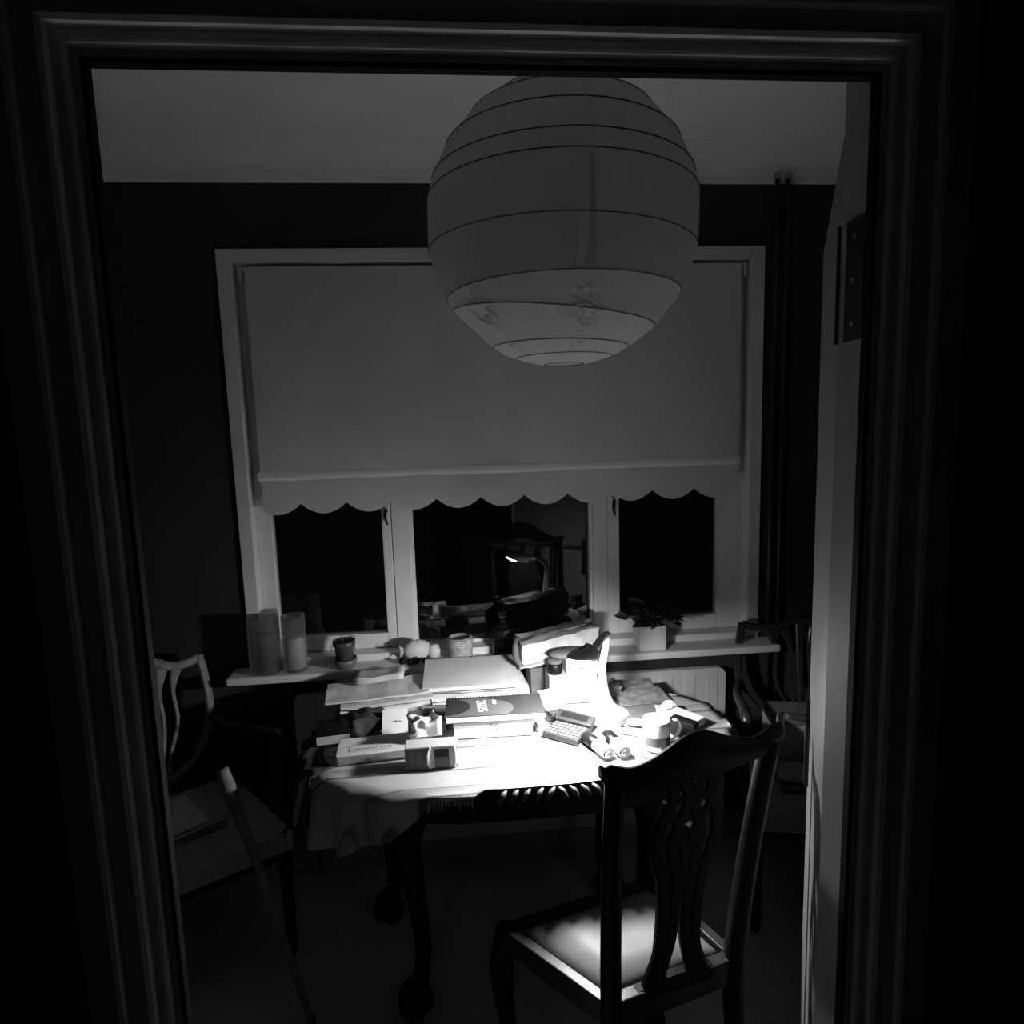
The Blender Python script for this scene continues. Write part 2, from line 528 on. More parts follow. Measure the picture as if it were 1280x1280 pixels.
a = [bm.verts.new((bx0 - .004, y, z)) for y, z in cs_]; b = [bm.verts.new((bx1 + .003, y, z)) for y, z in cs_]
bm.faces.new(a); bm.faces.new(b)
for i in range(6): bm.faces.new((a[i], a[(i + 1) % 6], b[(i + 1) % 6], b[i]))
obj('bottom_bar', bm, 'blindbar', bl)
for xx in (bx0 - .008, bx1 + .006):
    obj('bar_end_cap', B((xx, 2.390, 1.5555), (.006, .008, .024), None, .002), 'white', bl)
obj('roller', T([(bx0 - .012, 2.413, 2.28), (bx1 + .012, 2.413, 2.28)], .012, 14, 2), 'blindbar', bl)
for xx in (bx0 - .018, bx1 + .018):
    obj('bracket', B((xx, 2.41, 2.265), (.012, .022, .05), None, .003), 'white', bl)

# ================================================================= PAPER LANTERN
LC = Vector((.264, 1.5, 2.142)); LR = .304
lan = thing('paper_lantern', 'large round white paper lantern hanging unlit in front of the window', 'lamp shade', LC)
ribs = [(.2995, 0, 0), (.285, 0, 0), (.262, .002, 0), (.225, .003, 0), (.161, .006, .5), (.097, .006, .3), (.056, .006, .6), (-.056, .008, 1.0), (-.153, .006, 2.0), (-.195, .026, .25), (-.260, .004, .8), (-.282, .0, 0), (-.297, 0, 0)]
def ribz(k, a):
    z, t, ph = ribs[k]
    return z + t * math.cos(a - PI * .75 - ph)
def ribr(z):
    zz = max(-.999, min(.999, z / .302))
    return max(.045, LR * math.sqrt(1 - zz * zz))
SEG = 192
bm = NB(); rows = []
for k in range(len(ribs) - 1):
    sub = 14 if 8 <= k < 11 else 5
    for s in range(sub):
        t = s / sub; row = []
        for i in range(SEG):
            a = 2 * PI * i / SEG
            z0, z1 = ribz(k, a), ribz(k + 1, a)
            z = z0 * (1 - t) + z1 * t
            r = ribr(z0) * (1 - t) + ribr(z1) * t
            r += .15 * (ribr(z) - r)
            if s and k >= 8 and k < 11:
                wedge = max(0, math.cos(6 * (a + PI / 2 - .03)) - .25 - .9 * (t if k > 8 else 1 - t)) ** .8 * math.sin(PI * t) ** .6
                p = Vector((math.cos(a) * 9, math.sin(a) * 9, z * 26))
                r += wedge * .055 * (abs(noise.noise(p * 1.5)) + .7 * abs(noise.noise(p * 3.4)) - .35) - .004 * wedge
            elif s and k < 8:
                seam = max(0, math.cos(5 * (a + PI / 2))) ** 60
                r -= .0015 * seam
            row.append(bm.verts.new((r * math.cos(a), r * math.sin(a), z)))
        rows.append(row)
rows.append([bm.verts.new((.045 * math.cos(2 * PI * i / SEG), .045 * math.sin(2 * PI * i / SEG), ribz(len(ribs) - 1, 2 * PI * i / SEG))) for i in range(SEG)])
for a_, b_ in zip(rows, rows[1:]):
    for i in range(SEG):
        j = (i + 1) % SEG; bm.faces.new((a_[i], a_[j], b_[j], b_[i]))
obj('shade', bm, 'lantern', lan)
for m_ in range(8):          # overlapping paper seams
    a0 = -PI / 2 + .02 + m_ * PI / 4
    for k in range(4, 8):
        bm = NB(); P = []
        for t in (0.0, .25, .5, .75, 1.0):
            rowp = []
            for da_ in (-.018, .018):
                a = a0 + da_
                z0, z1 = ribz(k, a), ribz(k + 1, a); z = z0 * (1 - t) + z1 * t
                rr = ribr(z0) * (1 - t) + ribr(z1) * t; rr += .15 * (ribr(z) - rr) + .0012
                rowp.append(bm.verts.new((rr * math.cos(a), rr * math.sin(a), z)))
            P.append(rowp)
        for p0, p1 in zip(P, P[1:]): bm.faces.new((p0[0], p0[1], p1[1], p1[0]))
        obj('paper_seam', bm, 'lantern', lan)
for k in range(1, len(ribs)):
    bm = NB(); pts = []
    for i in range(SEG + 1):
        a = 2 * PI * i / SEG; z = ribz(k, a); r = ribr(z) + .0006
        if k == len(ribs) - 1: r = .045
        pts.append((r * math.cos(a), r * math.sin(a), z))
    tube(bm, pts, .0013 if k < 8 else .0011, 6, smooth=False)
    obj('rib', bm, 'wire', lan)
obj('cord', T([(0, 0, .29), (0, 0, ZC - LC.z)], .0035, 8, 2), 'cord', lan)
obj('ceiling_rose', L([(0, -.03), (.02, -.03), (.035, -.012), (.04, 0), (0, 0)], 24, (0, 0, ZC - LC.z - .0005)), 'white', lan)
bm = NB()
for a in (0, PI / 2):
    tube(bm, [(.05 * math.cos(a), .05 * math.sin(a), .2975), (0, 0, .301), (-.05 * math.cos(a), -.05 * math.sin(a), .2975)], .0016, 6, 4)
obj('wire_spreader', bm, 'wire', lan)

# ================================================================= RADIATOR, PIPES
rad = thing('radiator', 'white panel radiator with rounded top corners under the window sill', 'radiator', (.20, 2.345, 0))
bm = NB(); hw = .83
out = [(-hw, .12), (hw, .12)] + [(hw - .03 + .03 * math.cos(a), .715 + .03 * math.sin(a)) for a in [PI / 2 * i / 5 for i in range(6)]] + [(-hw + .03 - .03 * math.sin(a), .715 + .03 * math.cos(a)) for a in [PI / 2 * i / 5 for i in range(6)]]
prism(bm, out, -.012, .012)
bmesh.ops.rotate(bm, cent=(0, 0, 0), matrix=Matrix.Rotation(PI / 2, 3, 'X'), verts=bm.verts)
obj('front_panel', bm, 'radiator', rad)
for k in range(18):
    xx = -hw + .055 + k * (2 * hw - .11) / 17
    obj('flute', B((xx, -.0125, .435), (.046, .004, .57), None, .0018), 'radiator', rad)
for s in (-1, 1):
    obj('end_cheek', B((s * (hw - .008), .022, .42), (.012, .044, .58), None, .004), 'radiator', rad)
v = obj('valve', T([(hw - .05, .01, .13), (hw - .05, .01, .06), (hw - .05, .01, 0)], .010, 10, 3), 'chrome', rad)
obj('valve_head', L([(0, 0), (.016, 0), (.018, .03), (.012, .04), (0, .04)], 16, (hw - .05, .01, .075)), 'white', v)
obj('return_pipe', T([(-hw + .05, .01, .13), (-hw + .05, .01, 0)], .009, 10, 2), 'chrome', rad)
for xx, lab in ((1.222, 'dark painted heating pipe on the wall nearest the window frame'), (1.262, 'dark painted heating pipe on the wall beyond the other pipe')):
    p = thing('heating_pipe', lab, 'pipe', (xx, 2.378, 0), 0, 'pipes up the window wall')
    obj('pipe_run', T([(0, 0, 0), (0, 0, 2.575)], .009, 14, 2), 'pipe', p, smooth=True)
    obj('pipe_collar', L([(.0105, -.02), (.0125, -.02), (.0125, .0), (0, 0)], 16, (0, 0, 2.595)), 'skirt', p)
    obj('pipe_clip', B((0, .008, 1.5), (.034, .014, .02), None, .003), 'pipe', p)
    obj('pipe_clip', B((0, .008, .55), (.034, .014, .02), None, .003), 'pipe', p)

# ================================================================= TABLE
TC = Vector((.18, 1.88, 0)); TA, TB, TN = .652, .313, 2.5
def edge(a, k=1.0, ex=0.0):
    c_, s_ = math.cos(a), math.sin(a)
    x = math.copysign(abs(c_) ** (2 / TN), c_); y = math.copysign(abs(s_) ** (2 / TN), s_)
    p = Vector((x * TA * k, y * TB * k, 0))
    if ex:
        nrm = Vector((math.copysign(abs(x) ** (TN - 1), x) / TA, math.copysign(abs(y) ** (TN - 1), y) / TB, 0)).normalized()
        p += nrm * ex
    return p
tb = thing('dining_table', 'dark mahogany dining table with carved rope edge and cabriole legs', 'table', TC)
bm = NB(); prism(bm, [edge(2 * PI * i / 120, 1, -.012)[:2] for i in range(120)], .734, .760); obj('tabletop', bm, 'mahog', tb)
# rope-carved rim : a slanting bead for every twist
bm = NB(); ptsE = [edge(2 * PI * i / 1440, 1, -.010) for i in range(1441)]
d = 0; last = ptsE[0]; stations = []
step = .0285; acc = 0
for p in ptsE[1:]:
    acc += (p - last).length
    if acc >= step: stations.append((p.copy(), (p - last).normalized())); acc = 0
    last = p
for p, t in stations:
    if 176 < math.degrees(math.atan2(p.y, p.x)) % 360 < 252: continue
    nrm = Vector((t.y, -t.x, 0))
    sgn = 1 if p.x > 0.05 else -1
    a0 = p + nrm * .004 - t * .012 * sgn + Vector((0, 0, .757)); a1 = p + nrm * .017 + Vector((0, 0, .750)); a2 = p + nrm * .024 + t * .012 * sgn + Vector((0, 0, .733))
    tube(bm, [a0, a1, a2], [.003, .0078, .003], 6, 3)
stuff(obj('carved_edge', bm, 'rope', tb, smooth=True))
bm = NB()
po = [edge(2 * PI * i / 96, 1, -.05) for i in range(96)]; pi_ = [edge(2 * PI * i / 96, 1, -.07) for i in range(96)]
vo0 = [bm.verts.new((p.x, p.y, .64)) for p in po]; vo1 = [bm.verts.new((p.x, p.y, .734)) for p in po]
vi0 = [bm.verts.new((p.x, p.y, .64)) for p in pi_]; vi1 = [bm.verts.new((p.x, p.y, .734)) for p in pi_]
for i in range(96):
    j = (i + 1) % 96
    bm.faces.new((vo0[i], vo0[j], vo1[j], vo1[i])); bm.faces.new((vi0[i], vi1[i], vi1[j], vi0[j])); bm.faces.new((vo0[i], vi0[i], vi0[j], vo0[j])); bm.faces.new((vo1[i], vo1[j], vi1[j], vi1[i]))
obj('apron', bm, 'mahog', tb)
for sx, sy, lx, ly in ((-1, -1, -.335, -.155), (1, -1, .33, -.16), (-1, 1, -.45, .20), (1, 1, .30, .225)):
    o = Vector((sx * .7, sy * .7, 0)).normalized()
    P0 = Vector((lx, ly, 0))
    lg = obj('leg', T([P0 + Vector((0, 0, .735)), P0 + o * .006 + Vector((0, 0, .66)), P0 + o * .03 + Vector((0, 0, .56)), P0 + o * .012 + Vector((0, 0, .38)), P0 - o * .008 + Vector((0, 0, .2)), P0 + o * .008 + Vector((0, 0, .09))],
                      [.042, .048, .055, .042, .030, .026, .024, .026], 14), 'mahog', tb, smooth=True)
    f = P0 + o * .02
    obj('ball_foot', L([(0, 0.0), (.03, .004), (.046, .03), (.046, .045), (.034, .07), (.012, .085), (0, .09)], 20, f), 'mahog', lg, smooth=True)
    for k in range(4):
        a = math.atan2(o.y, o.x) + (-1.0, -.35, .35, 1.0)[k]
        dv = Vector((math.cos(a), math.sin(a), 0))
        obj('claw', T([f + dv * .02 + Vector((0, 0, .098)), f + dv * .045 + Vector((0, 0, .07)), f + dv * .054 + Vector((0, 0, .038)), f + dv * .046 + Vector((0, 0, .006))], [.012, .010, .009, .005], 8), 'mahog', lg, smooth=True)

# ---- tablecloth lying on the top and falling over its left front corner
tc_ = thing('tablecloth', 'pale woven tablecloth with thin stripes, hanging over the left front of the table', 'tablecloth', TC + Vector((0, 0, .7605)))
def over(a):
    d_ = math.degrees(a) % 360
    def bump_(c0, w0): return max(0, 1 - ((d_ - c0) / w0) ** 2)
    return .18 * bump_(214, 36) ** .7 + .012 * bump_(250, 14)
bm = NB(); NA, NR = 180, 26; g = []
for i in range(NA):
    a = 2 * PI * i / NA; col = []
    ov = over(a); tot = .30 + ov
    rim = edge(a, 1, -.004)
    for j in range(NR + 1):
        if j <= 16:
            k = (j / 16) ** .8
            p = rim * k
            z = .0025 + .002 * noise.noise(Vector((p.x * 12, p.y * 12, 1)))
            wr = max(0, p.x - .46) * 9
            z += max(0, wr) * .010 * max(0, noise.noise(Vector((p.x * 9, p.y * 16, 4))))
            p = Vector((p.x, p.y, max(.0012, z)))
        else:
            t = (j - 16) / (NR - 16); dd = ov * t
            e0 = edge(a, 1, .022 * min(1, t * 6) * (1 if ov > .005 else 0) + dd * (.10 + .12 * math.sin(a * 26)) * (1 if ov > .005 else 0))
            p = Vector((e0.x, e0.y, .0025 - dd)) if ov > .005 else Vector((rim.x, rim.y, .0025 - .0003 * t))
        col.append(p)
    g.append(col)
cen = bm.verts.new((0, 0, .0025)); V_ = [[bm.verts.new(p) for p in col[1:]] for col in g]
for i in range(NA):
    j = (i + 1) % NA
    bm.faces.new((cen, V_[i][0], V_[j][0]))
    for k in range(NR - 1): bm.faces.new((V_[i][k], V_[i][k + 1], V_[j][k + 1], V_[j][k]))
co = obj('cloth', bm, 'cloth', tc_, smooth=True)
bm = NB()
for i in range(70):
    a = math.radians(228 + i * 32 / 70); e0 = edge(a, 1, .018 + random.uniform(0, .004)); ln = random.uniform(.012, .026)
    ov = over(a)
    if ov > .03: continue
    tube(bm, [(e0.x * .985, e0.y * .985, .003), (e0.x, e0.y, -.001 - ov), (e0.x + random.uniform(-.004, .004), e0.y - .003, -ln - ov)], [.0012, .0012, .0006], 4, 3)
stuff(obj('fringe', bm, 'fringe', tc_))

# ---- dark scarf hanging off the left end
bm = NB(); cols = []
for i in range(25):
    a = math.radians(166 + i * 1.75); col = []
    for j in range(13):
        t = j / 12
        if t < .25: p = edge(a, 1, -.05 + .066 * t / .25); z = .767 + .002 * noise.noise(Vector((i * .7, j * .5, 0)))
        else:
            dd = (t - .25) / .75 * (.14 + .06 * math.sin(i * .33)); p = edge(a, 1, .016 + dd * .25 + .012 * math.sin(i * 1.1 + t * 3)); z = .767 - dd
        col.append(bm.verts.new((p.x + TC.x, p.y + TC.y, z)))
    cols.append(col)
for i in range(24):
    for j in range(12): bm.faces.new((cols[i][j], cols[i + 1][j], cols[i + 1][j + 1], cols[i][j + 1]))
ob = obj('dark_scarf', bm, 'scarf', smooth=True)
md = ob.modifiers.new('thick', 'SOLIDIFY'); md.thickness = .003
tag(ob, 'dark crumpled cloth hanging off the left end of the table', 'cloth')

# ================================================================= DESK LAMP (the only light that is on)
LP = Vector((.450, 1.955, .765))
lamp = thing('desk_lamp', 'glowing white desk lamp with flared base and curved neck on the table', 'lamp', LP)
obj('base', L([(0, 0), (.088, 0), (.090, .003), (.080, .009), (.060, .020), (.044, .034), (.032, .052), (.023, .075), (.0165, .103), (.0135, .135), (.012, .17), (0, .17)], 40), 'lampouter', lamp, smooth=True)
nk = [(0, 0, .165), (.008, -.002, .21), (.014, -.012, .255), (.008, -.042, .284), (-.026, -.105, .293), (-.068, -.185, .289)]
obj('neck', T(nk, [.0125, .0115, .011, .011, .011, .012], 14), 'lampouter', lamp, smooth=True)
# hooded head: widens from the neck to an open oval mouth that faces down, left and out to the room
hdir = Vector((-.72, -.66, -.16)).normalized()
hs = Vector((-.058, -.172, .288))
nrm = Vector((-.15, -.20, -.97)).normalized()
upv = -nrm
hd_u = (hdir - nrm * hdir.dot(nrm)).normalized(); hd_v = nrm.cross(hd_u).normalized()
hc = hs + hdir * .060 + nrm * .004
bm = NB(); rings = []
HL, HW, HH = .070, .036, .036
for k in range(9):
    ph = PI / 2 * k / 8
    rr, hh = math.cos(ph), math.sin(ph)
    ringv = []
    for i in range(36):
        a = 2 * PI * i / 36
        ca, sa = math.cos(a), math.sin(a)
        wsh = HW * (1 - .32 * max(0, -ca) ** 1.5)
        ringv.append(bm.verts.new(hc + hd_u * ca * HL * rr + hd_v * sa * wsh * rr + upv * hh * HH * (1 + .25 * -ca)))
    rings.append(ringv)
    if k == 8: break
for a_, b_ in zip(rings, rings[1:]):
    for i in range(36):
        j = (i + 1) % 36; bm.faces.new((a_[i], a_[j], b_[j], b_[i]))
bmesh.ops.remove_doubles(bm, verts=bm.verts, dist=1e-5)
head = obj('lamp_head', bm, 'lampouter', lamp, smooth=True)
sm = head.modifiers.new('thick', 'SOLIDIFY'); sm.thickness = .002; sm.offset = -1
bm = NB(); rings = []
dc = hc + hd_u * .022 + nrm * .000
for k in range(6):
    ph = PI / 2 * k / 5; rr, hh = math.cos(ph), math.sin(ph)
    rings.append([bm.verts.new(dc + hd_u * math.cos(2 * PI * i / 24) * .042 * rr + hd_v * math.sin(2 * PI * i / 24) * .028 * rr + nrm * hh * .019) for i in range(24)])
for a_, b_ in zip(rings, rings[1:]):
    for i in range(24):
        j = (i + 1) % 24; bm.faces.new((a_[i], a_[j], b_[j], b_[i]))
bmesh.ops.remove_doubles(bm, verts=bm.verts, dist=1e-5)
obj('diffuser', bm, 'lamplight', lamp, smooth=True)
tag(obj('lamp_lead', T([(.525, 1.925, .769), (.575, 1.85, .769), (.592, 1.795, .769), (.560, 1.770, .769), (.515, 1.800, .769), (.50, 1.86, .769)], .0042, 8), 'white', smooth=True),
    'white lead looped on the cloth between lamp base and mug', 'cable')

# ================================================================= THINGS ON THE TABLE
TZ = .7655
def flat(name, label, cat, w, d, th, x, y, z, rz, m, group=None, curl=.003, seed=0, tilt=(0, 0)):
    o = obj(name, paper(w, d, th, curl, seed, tilt=tilt), m, None, (x, y, z), (0, 0, rz))
    return tag(o, label, cat, group)

# --- left stack of envelopes and papers
E_ = 'papers and envelopes in the left stack'
flat('paper_bundle', 'thick bundle of folded papers at the foot of the left stack', 'paper', .28, .17, .022, -.285, 2.115, TZ, .06, 'paper2', E_, .004, 1)
flat('folded_letter', 'ruffled letters halfway up the left paper stack', 'paper', .29, .16, .014, -.265, 2.105, TZ + .028, .13, 'paper', E_, .008, 2)
flat('brochure', 'thin pale brochure directly under the big envelope in the left stack', 'paper', .30, .17, .010, -.26, 2.105, TZ + .050, .16, 'paper2', E_, .006, 3)
flat('large_envelope', 'large pale envelope topmost on the left paper stack', 'envelope', .335, .165, .006, -.29, 2.115, TZ + .067, .13, 'kraft', E_, .006, 4)
o = obj('crumpled_paper', crumpled_box((.17, .07, .022), .012, 16, 2.2, 7), 'paper2', None, (-.29, 2.18, TZ + .079), (0, 0, .05), smooth=True)
tag(o, 'crumpled pale paper lying at the back of the left stack', 'paper')
# --- pad on a heap of loose sheets
P_ = 'sheets under the big pad'
for k, (dx, dy, rz, th, lab) in enumerate([(.065, 2.175, -.06, .014, 'lowest thick sheaf of white sheets under the big pad'), (.055, 2.175, .05, .012, 'ruffled middle sheaf of white sheets under the big pad'), (.04, 2.185, -.03, .014, 'upper sheaf of white sheets right under the big pad')]):
    flat('paper_sheaf', lab, 'paper', .335, .17, th, dx, dy, TZ + .004 + .021 * k, rz, 'paper', P_, .005, 11 + k)
pad = thing('drawing_pad', 'wide pale pad tilted on top of the middle paper heap', 'pad', (.028, 2.170, TZ + .079), -.01)
obj('pages', paper(.325, .19, .012, .001, 5, tilt=(0, .16)), 'paper', pad)
obj('cover', paper(.327, .192, .002, .001, 5, tilt=(0, .16)), 'paper2', pad, (0, 0, .0125))
# --- diary on a white box
bx = thing('white_box', 'white cardboard box under the diary', 'box', (.088, 1.915, TZ), -.03)
obj('box_body', B((0, 0, .027), (.240, .125, .052), None, .002), 'card', bx)
obj('box_lid', B((0, 0, .045), (.243, .128, .018), None, .002), 'paper2', bx)
bm = NB()
for k in range(6): box(bm, (-.01 + .006 * k, -.0643, .040 + .004 * math.sin(k * 2.1)), (.003, .0008, .006), None)
obj('printed_emblem', bm, 'inkgrey', bx)
dg = Matrix.Rotation(-.03, 3, 'Z')
di = thing('desk_diary', 'dark spiral bound desk diary with pale leaf shapes and a year on its cover', 'diary', (.094, 1.914, TZ + .0555), -.03)
obj('pages', B((.002, -.002, .009), (.300, .136, .017), None, .002), 'paper', di)
obj('cover', B((0, 0, .0190), (.305, .140, .003), None, .001), 'diary', di)
obj('back_cover', B((0, 0, .0003), (.305, .140, .0016)), 'diary', di)
def lens(cx, cy, rx_, ry_, clipx=None):
    pts = []
    for i in range(48):
        a = 2 * PI * i / 48
        x, y = cx + rx_ * math.cos(a), cy + ry_ * math.sin(a)
        pts.append((max(-.1515, min(.1515, x)), max(-.069, min(.069, y))))
    return pts
bm = NB(); prism(bm, lens(-.075, -.022, .135, .078), .0206, .0211); obj('cover_pale_leaf', bm, 'diaryleaf', di)
bm = NB(); prism(bm, lens(-.150, -.002, .075, .060), .0211, .0216); obj('cover_dark_leaf', bm, 'diarydark', di)
for k in range(30):
    xx = -.142 + k * .2835 / 29
    obj('spiral_ring', T([(xx, .062, .021), (xx, .068, .0245), (xx, .075, .018), (xx, .075, .004), (xx, .068, -.001)], .0013, 5, 3), 'ribmat', di)
def text(body, size, loc, rz, m, parent, name='lettering'):
    cu = bpy.data.curves.new(name, 'FONT'); cu.body = body; cu.size = size; cu.extrude = .0003; cu.offset = .0009; cu.align_x = 'CENTER'; cu.align_y = 'CENTER'
    to = bpy.data.objects.new('tmp', cu); C.objects.link(to)
    bpy.context.view_layer.update()
    me = bpy.data.meshes.new_from_object(to.evaluated_get(bpy.context.evaluated_depsgraph_get()))
    bpy.data.objects.remove(to)
    me.materials.clear(); me.materials.append(M[m])
    return link(name, me, parent, loc, (0, 0, rz))
text('2025', .042, (-.040, -.004, .0216), -PI / 2 + .06, 'card', di)
bm = NB()
for r in range(2):
    for k in range(5):
        box(bm, (-.003 + .007 * r, .035 - .006 * k - .004 * r, .0218), (.0045, .0042, .0006), .3 * (k % 2))
obj('small_print', bm, 'card', di)

# --- parcel with an address label
def scribble(parent, rows_, z, m='ink', n='writing', hgt=.0035):
    bm = NB()
    for (x, y, ln, sz) in rows_:
        xx = x
        while xx < x + ln:
            wch = sz * random.uniform(.5, 1.3)
            if random.random() > .18:
                box(bm, (xx + wch / 2, y + random.uniform(-.15, .15) * sz, z), (wch * .75, sz * random.uniform(.25, .55), .0004), random.uniform(-.4, .4))
            xx += wch * 1.15
    return obj(n, bm, m, parent)
pr = thing('addressed_parcel', 'pale wrapped parcel with a handwritten address lying at the left front of the table', 'parcel', (-.235, 1.805, TZ), .075)
pb = NB(); box(pb, (0, .006, .015), (.272, .110, .030), None, .007); bmesh.ops.subdivide_edges(pb, edges=pb.edges[:], cuts=2, use_grid_fill=True); crumple(pb, .003, 30, 3)
for v in pb.verts:
    if v.co.z > .022: v.co.z = .0285 + (v.co.z - .0285) * .1
    v.co.z = max(.0, v.co.z)
obj('wrapping', pb, 'kraft', pr)
obj('address_window', B((-.040, -.018, .0296), (.12, .020, .0006)), 'paper2', pr)
scribble(pr, [(-.095, -.018, .110, .008)], .0302)
scribble(pr, [(-.075, .030, .045, .004), (-.07, .021, .05, .004), (-.068, .012, .05, .004), (-.12, .000, .03, .004)], .0302, 'inkgrey', 'return_address')
scribble(pr, [(.035, .018, .05, .006), (.030, .002, .075, .006)], .0302, 'inkgrey', 'sender_lines')
obj('flap', B((-.125, -.046, .016), (.020, .004, .018), Matrix.Rotation(.5, 3, 'Y'), .001), 'paper', pr)
ti = obj('crumpled_tissue', crumpled_box((.085, .055, .045), .020, 26, 5.1, 7), 'paper', None, (-.120, 1.825, TZ + .0305), (0, 0, .2), smooth=True)
tag(ti, 'crumpled white tissue on the right end of the addressed parcel', 'tissue')
# --- small carton lying at the front edge
ct = thing('small_carton', 'small pale carton with dark print and a painted dark recess lying at the front edge of the cloth', 'carton', (-.096, 1.722, TZ), .0)
obj('carton_body', B((0, 0, .033), (.148, .052, .064), None, .003), 'paper2', ct)
obj('printed_panel', B((-.040, -.0263, .030), (.066, .0012, .058)), 'grey', ct)
bm = NB()
for x, wd in ((-.055, .014), (-.035, .012)): box(bm, (x, -.0272, .036), (wd, .0006, .036))
obj('printed_bands', bm, 'inkgrey', ct)
bm = NB()
tube(bm, [(-.004, -.026, .002), (-.010, -.028, .018), (-.010, -.028, .046), (-.004, -.026, .063)], .004, 8)
obj('curved_flap', bm, 'paper', ct)
obj('recess_shade', B((.028, -.0263, .044), (.040, .0012, .024)), 'ink', ct)  # flat dark patch painting the shade inside the carton's recess
obj('grey_window', B((.029, -.0264, .018), (.042, .0012, .030)), 'grey', ct)
bm = NB()
tube(bm, [(.062, -.026, .002), (.066, -.028, .018), (.066, -.028, .046), (.062, -.026, .063)], .0035, 8)
obj('curved_end', bm, 'paper', ct)

# --- dark clutter behind the parcel
bk = thing('dark_book', 'dark covered book with pale page edges at the left end of the table', 'book', (-.405, 1.925, TZ + .003), .12)
obj('pages', B((0, -.003, .017), (.094, .104, .026)), 'paper2', bk)
obj('front_cover', B((0, 0, .0315), (.100, .110, .003), None, .001), 'blackgloss', bk)
obj('back_cover', B((0, 0, .0025), (.100, .110, .003), None, .001), 'blackgloss', bk)
obj('spine', B((-.0495, 0, .017), (.003, .110, .031), None, .001), 'blackgloss', bk)
tag(obj('dark_pouch', crumpled_box((.11, .085, .050), .016, 22, 7.7, 6), 'scarf', None, (-.305, 1.965, TZ), (0, 0, .3), smooth=True), 'dark crumpled pouch between the dark book and the white card', 'pouch')
cd = thing('leaning_card', 'white printed card leaning behind the addressed parcel', 'card', (-.215, 1.908, TZ), .05)
obj('card_sheet', B((0, .012, .040), (.078, .0015, .085), Matrix.Rotation(-.75, 3, 'X')), 'card', cd)
bm = NB()
for k in range(4): box(bm, (.0 + .006 * k, .009 - .0, .046 - .003 * (k % 2)), (.004, .0012, .003), Matrix.Rotation(-.75, 3, 'X'))
obj('print', bm, 'inkgrey', cd)
for k, (x, y, rz, s, lab) in enumerate([(-.150, 1.985, .35, (.085, .05, .034), 'small dark box lying left of the diary'), (-.085, 1.945, -.2, (.062, .06, .040), 'small dark grey box right against the white box'), (-.145, 2.03, .1, (.10, .03, .02), 'narrow dark case at the foot of the paper heap')]):
    cb = thing('trinket_box', lab, 'box', (x, y, TZ), rz, 'dark little boxes by the diary')
    obj('box_body', B((0, 0, s[2] * .36), (s[0], s[1], s[2] * .7), None, .003), 'grey' if k == 1 else 'black', cb)
    obj('box_lid', B((0, 0, s[2] * .86), (s[0] * 1.02, s[1] * 1.02, s[2] * .26), None, .003), 'grey' if k != 2 else 'black', cb)

# --- boxes, pouch and wrapped magazines behind the lamp
b1 = thing('white_carton', 'large white carton standing right behind the lamp', 'box', (.372, 2.105, TZ), .02)
obj('box_body', B((0, 0, .049), (.165, .10, .098), None, .002), 'paper2', b1)
obj('handle_slot', B((-.0, -.0504, .078), (.060, .0012, .012), None, .0004), 'paper', b1)
b2 = thing('white_carton', 'smaller white carton on top of the large carton behind the lamp', 'box', (.405, 2.10, TZ + .0985), .02)
obj('box_body', B((0, 0, .028), (.112, .085, .056), None, .002), 'paper2', b2)
obj('label_print', B((-.005, -.0428, .022), (.02, .0008, .004)), 'inkgrey', b2)
jr = thing('dark_jar', 'round dark jar on the large carton beside the smaller carton', 'jar', (.316, 2.092, TZ + .0985), 0)
obj('jar_body', L([(0, 0), (.024, 0), (.027, .006), (.027, .030), (.022, .036), (0, .036)], 24), 'blackgloss', jr, smooth=True)
obj('jar_lid', L([(.0, .0365), (.0245, .0365), (.0245, .046), (.022, .048), (0, .048)], 24), 'grey', jr, smooth=True)
pu = obj('oval_pouch', L([(0, 0), (.9, .12), (1, .45), (.85, .8), (.45, .98), (0, 1)], 24), 'grey', None, (.372, 2.085, TZ + .1555), (0, 0, -.1), smooth=True)
pu.scale = (.078, .042, .024)
tag(pu, 'grey oval soft case on the smaller carton behind the lamp', 'case')
mg = thing('magazine_bundle', 'torn wrapped bundle of magazines tilted over the cartons by the window', 'parcel', (.345, 2.225, TZ + .112), .10)
pb = crumpled_box((.285, .125, .085), .010, 20, 3.3, 8)
for v in pb.verts: v.co.z += v.co.x * .14
obj('wrapper', pb, 'wrapm', mg)
bm = NB()
tube(bm, [(-.142, -.062, -.010), (-.160, -.05, .02), (-.156, -.02, .055), (-.142, .02, .066), (-.142, .05, .05)], [.009, .012, .012, .010], 8, 6)
obj('rolled_edge', bm, 'grey', mg, smooth=True)
obj('loose_flap', B((-.11, -.072, .000), (.09, .020, .003), Matrix.Rotation(-.15, 3, 'Y'), .001), 'paper2', mg)
obj('printed_label', B((.055, .01, .1035), (.10, .055, .002), Matrix.Rotation(-.14, 3, 'Y')), 'print2', mg)
bs = thing('magazine_stand', 'dark slim box standing behind the large carton under the wrapped bundle', 'box', (.365, 2.215, TZ), .10)
obj('box_body', B((0, 0, .040), (.26, .085, .080), None, .003), 'grey', bs)
obj('box_lid', B((0, 0, .0855), (.265, .09, .011), None, .003), 'grey', bs)
nt_ = thing('folded_note', 'small white folded note propped between diary and large carton', 'note', (.285, 1.985, TZ), .35)
obj('note_sheet', B((0, .0, .052), (.070, .0015, .075), Matrix.Rotation(-.95, 3, 'X')), 'card', nt_)
obj('note_back', B((0, .025, .040), (.070, .0015, .085), Matrix.Rotation(.25, 3, 'X')), 'paper', nt_)
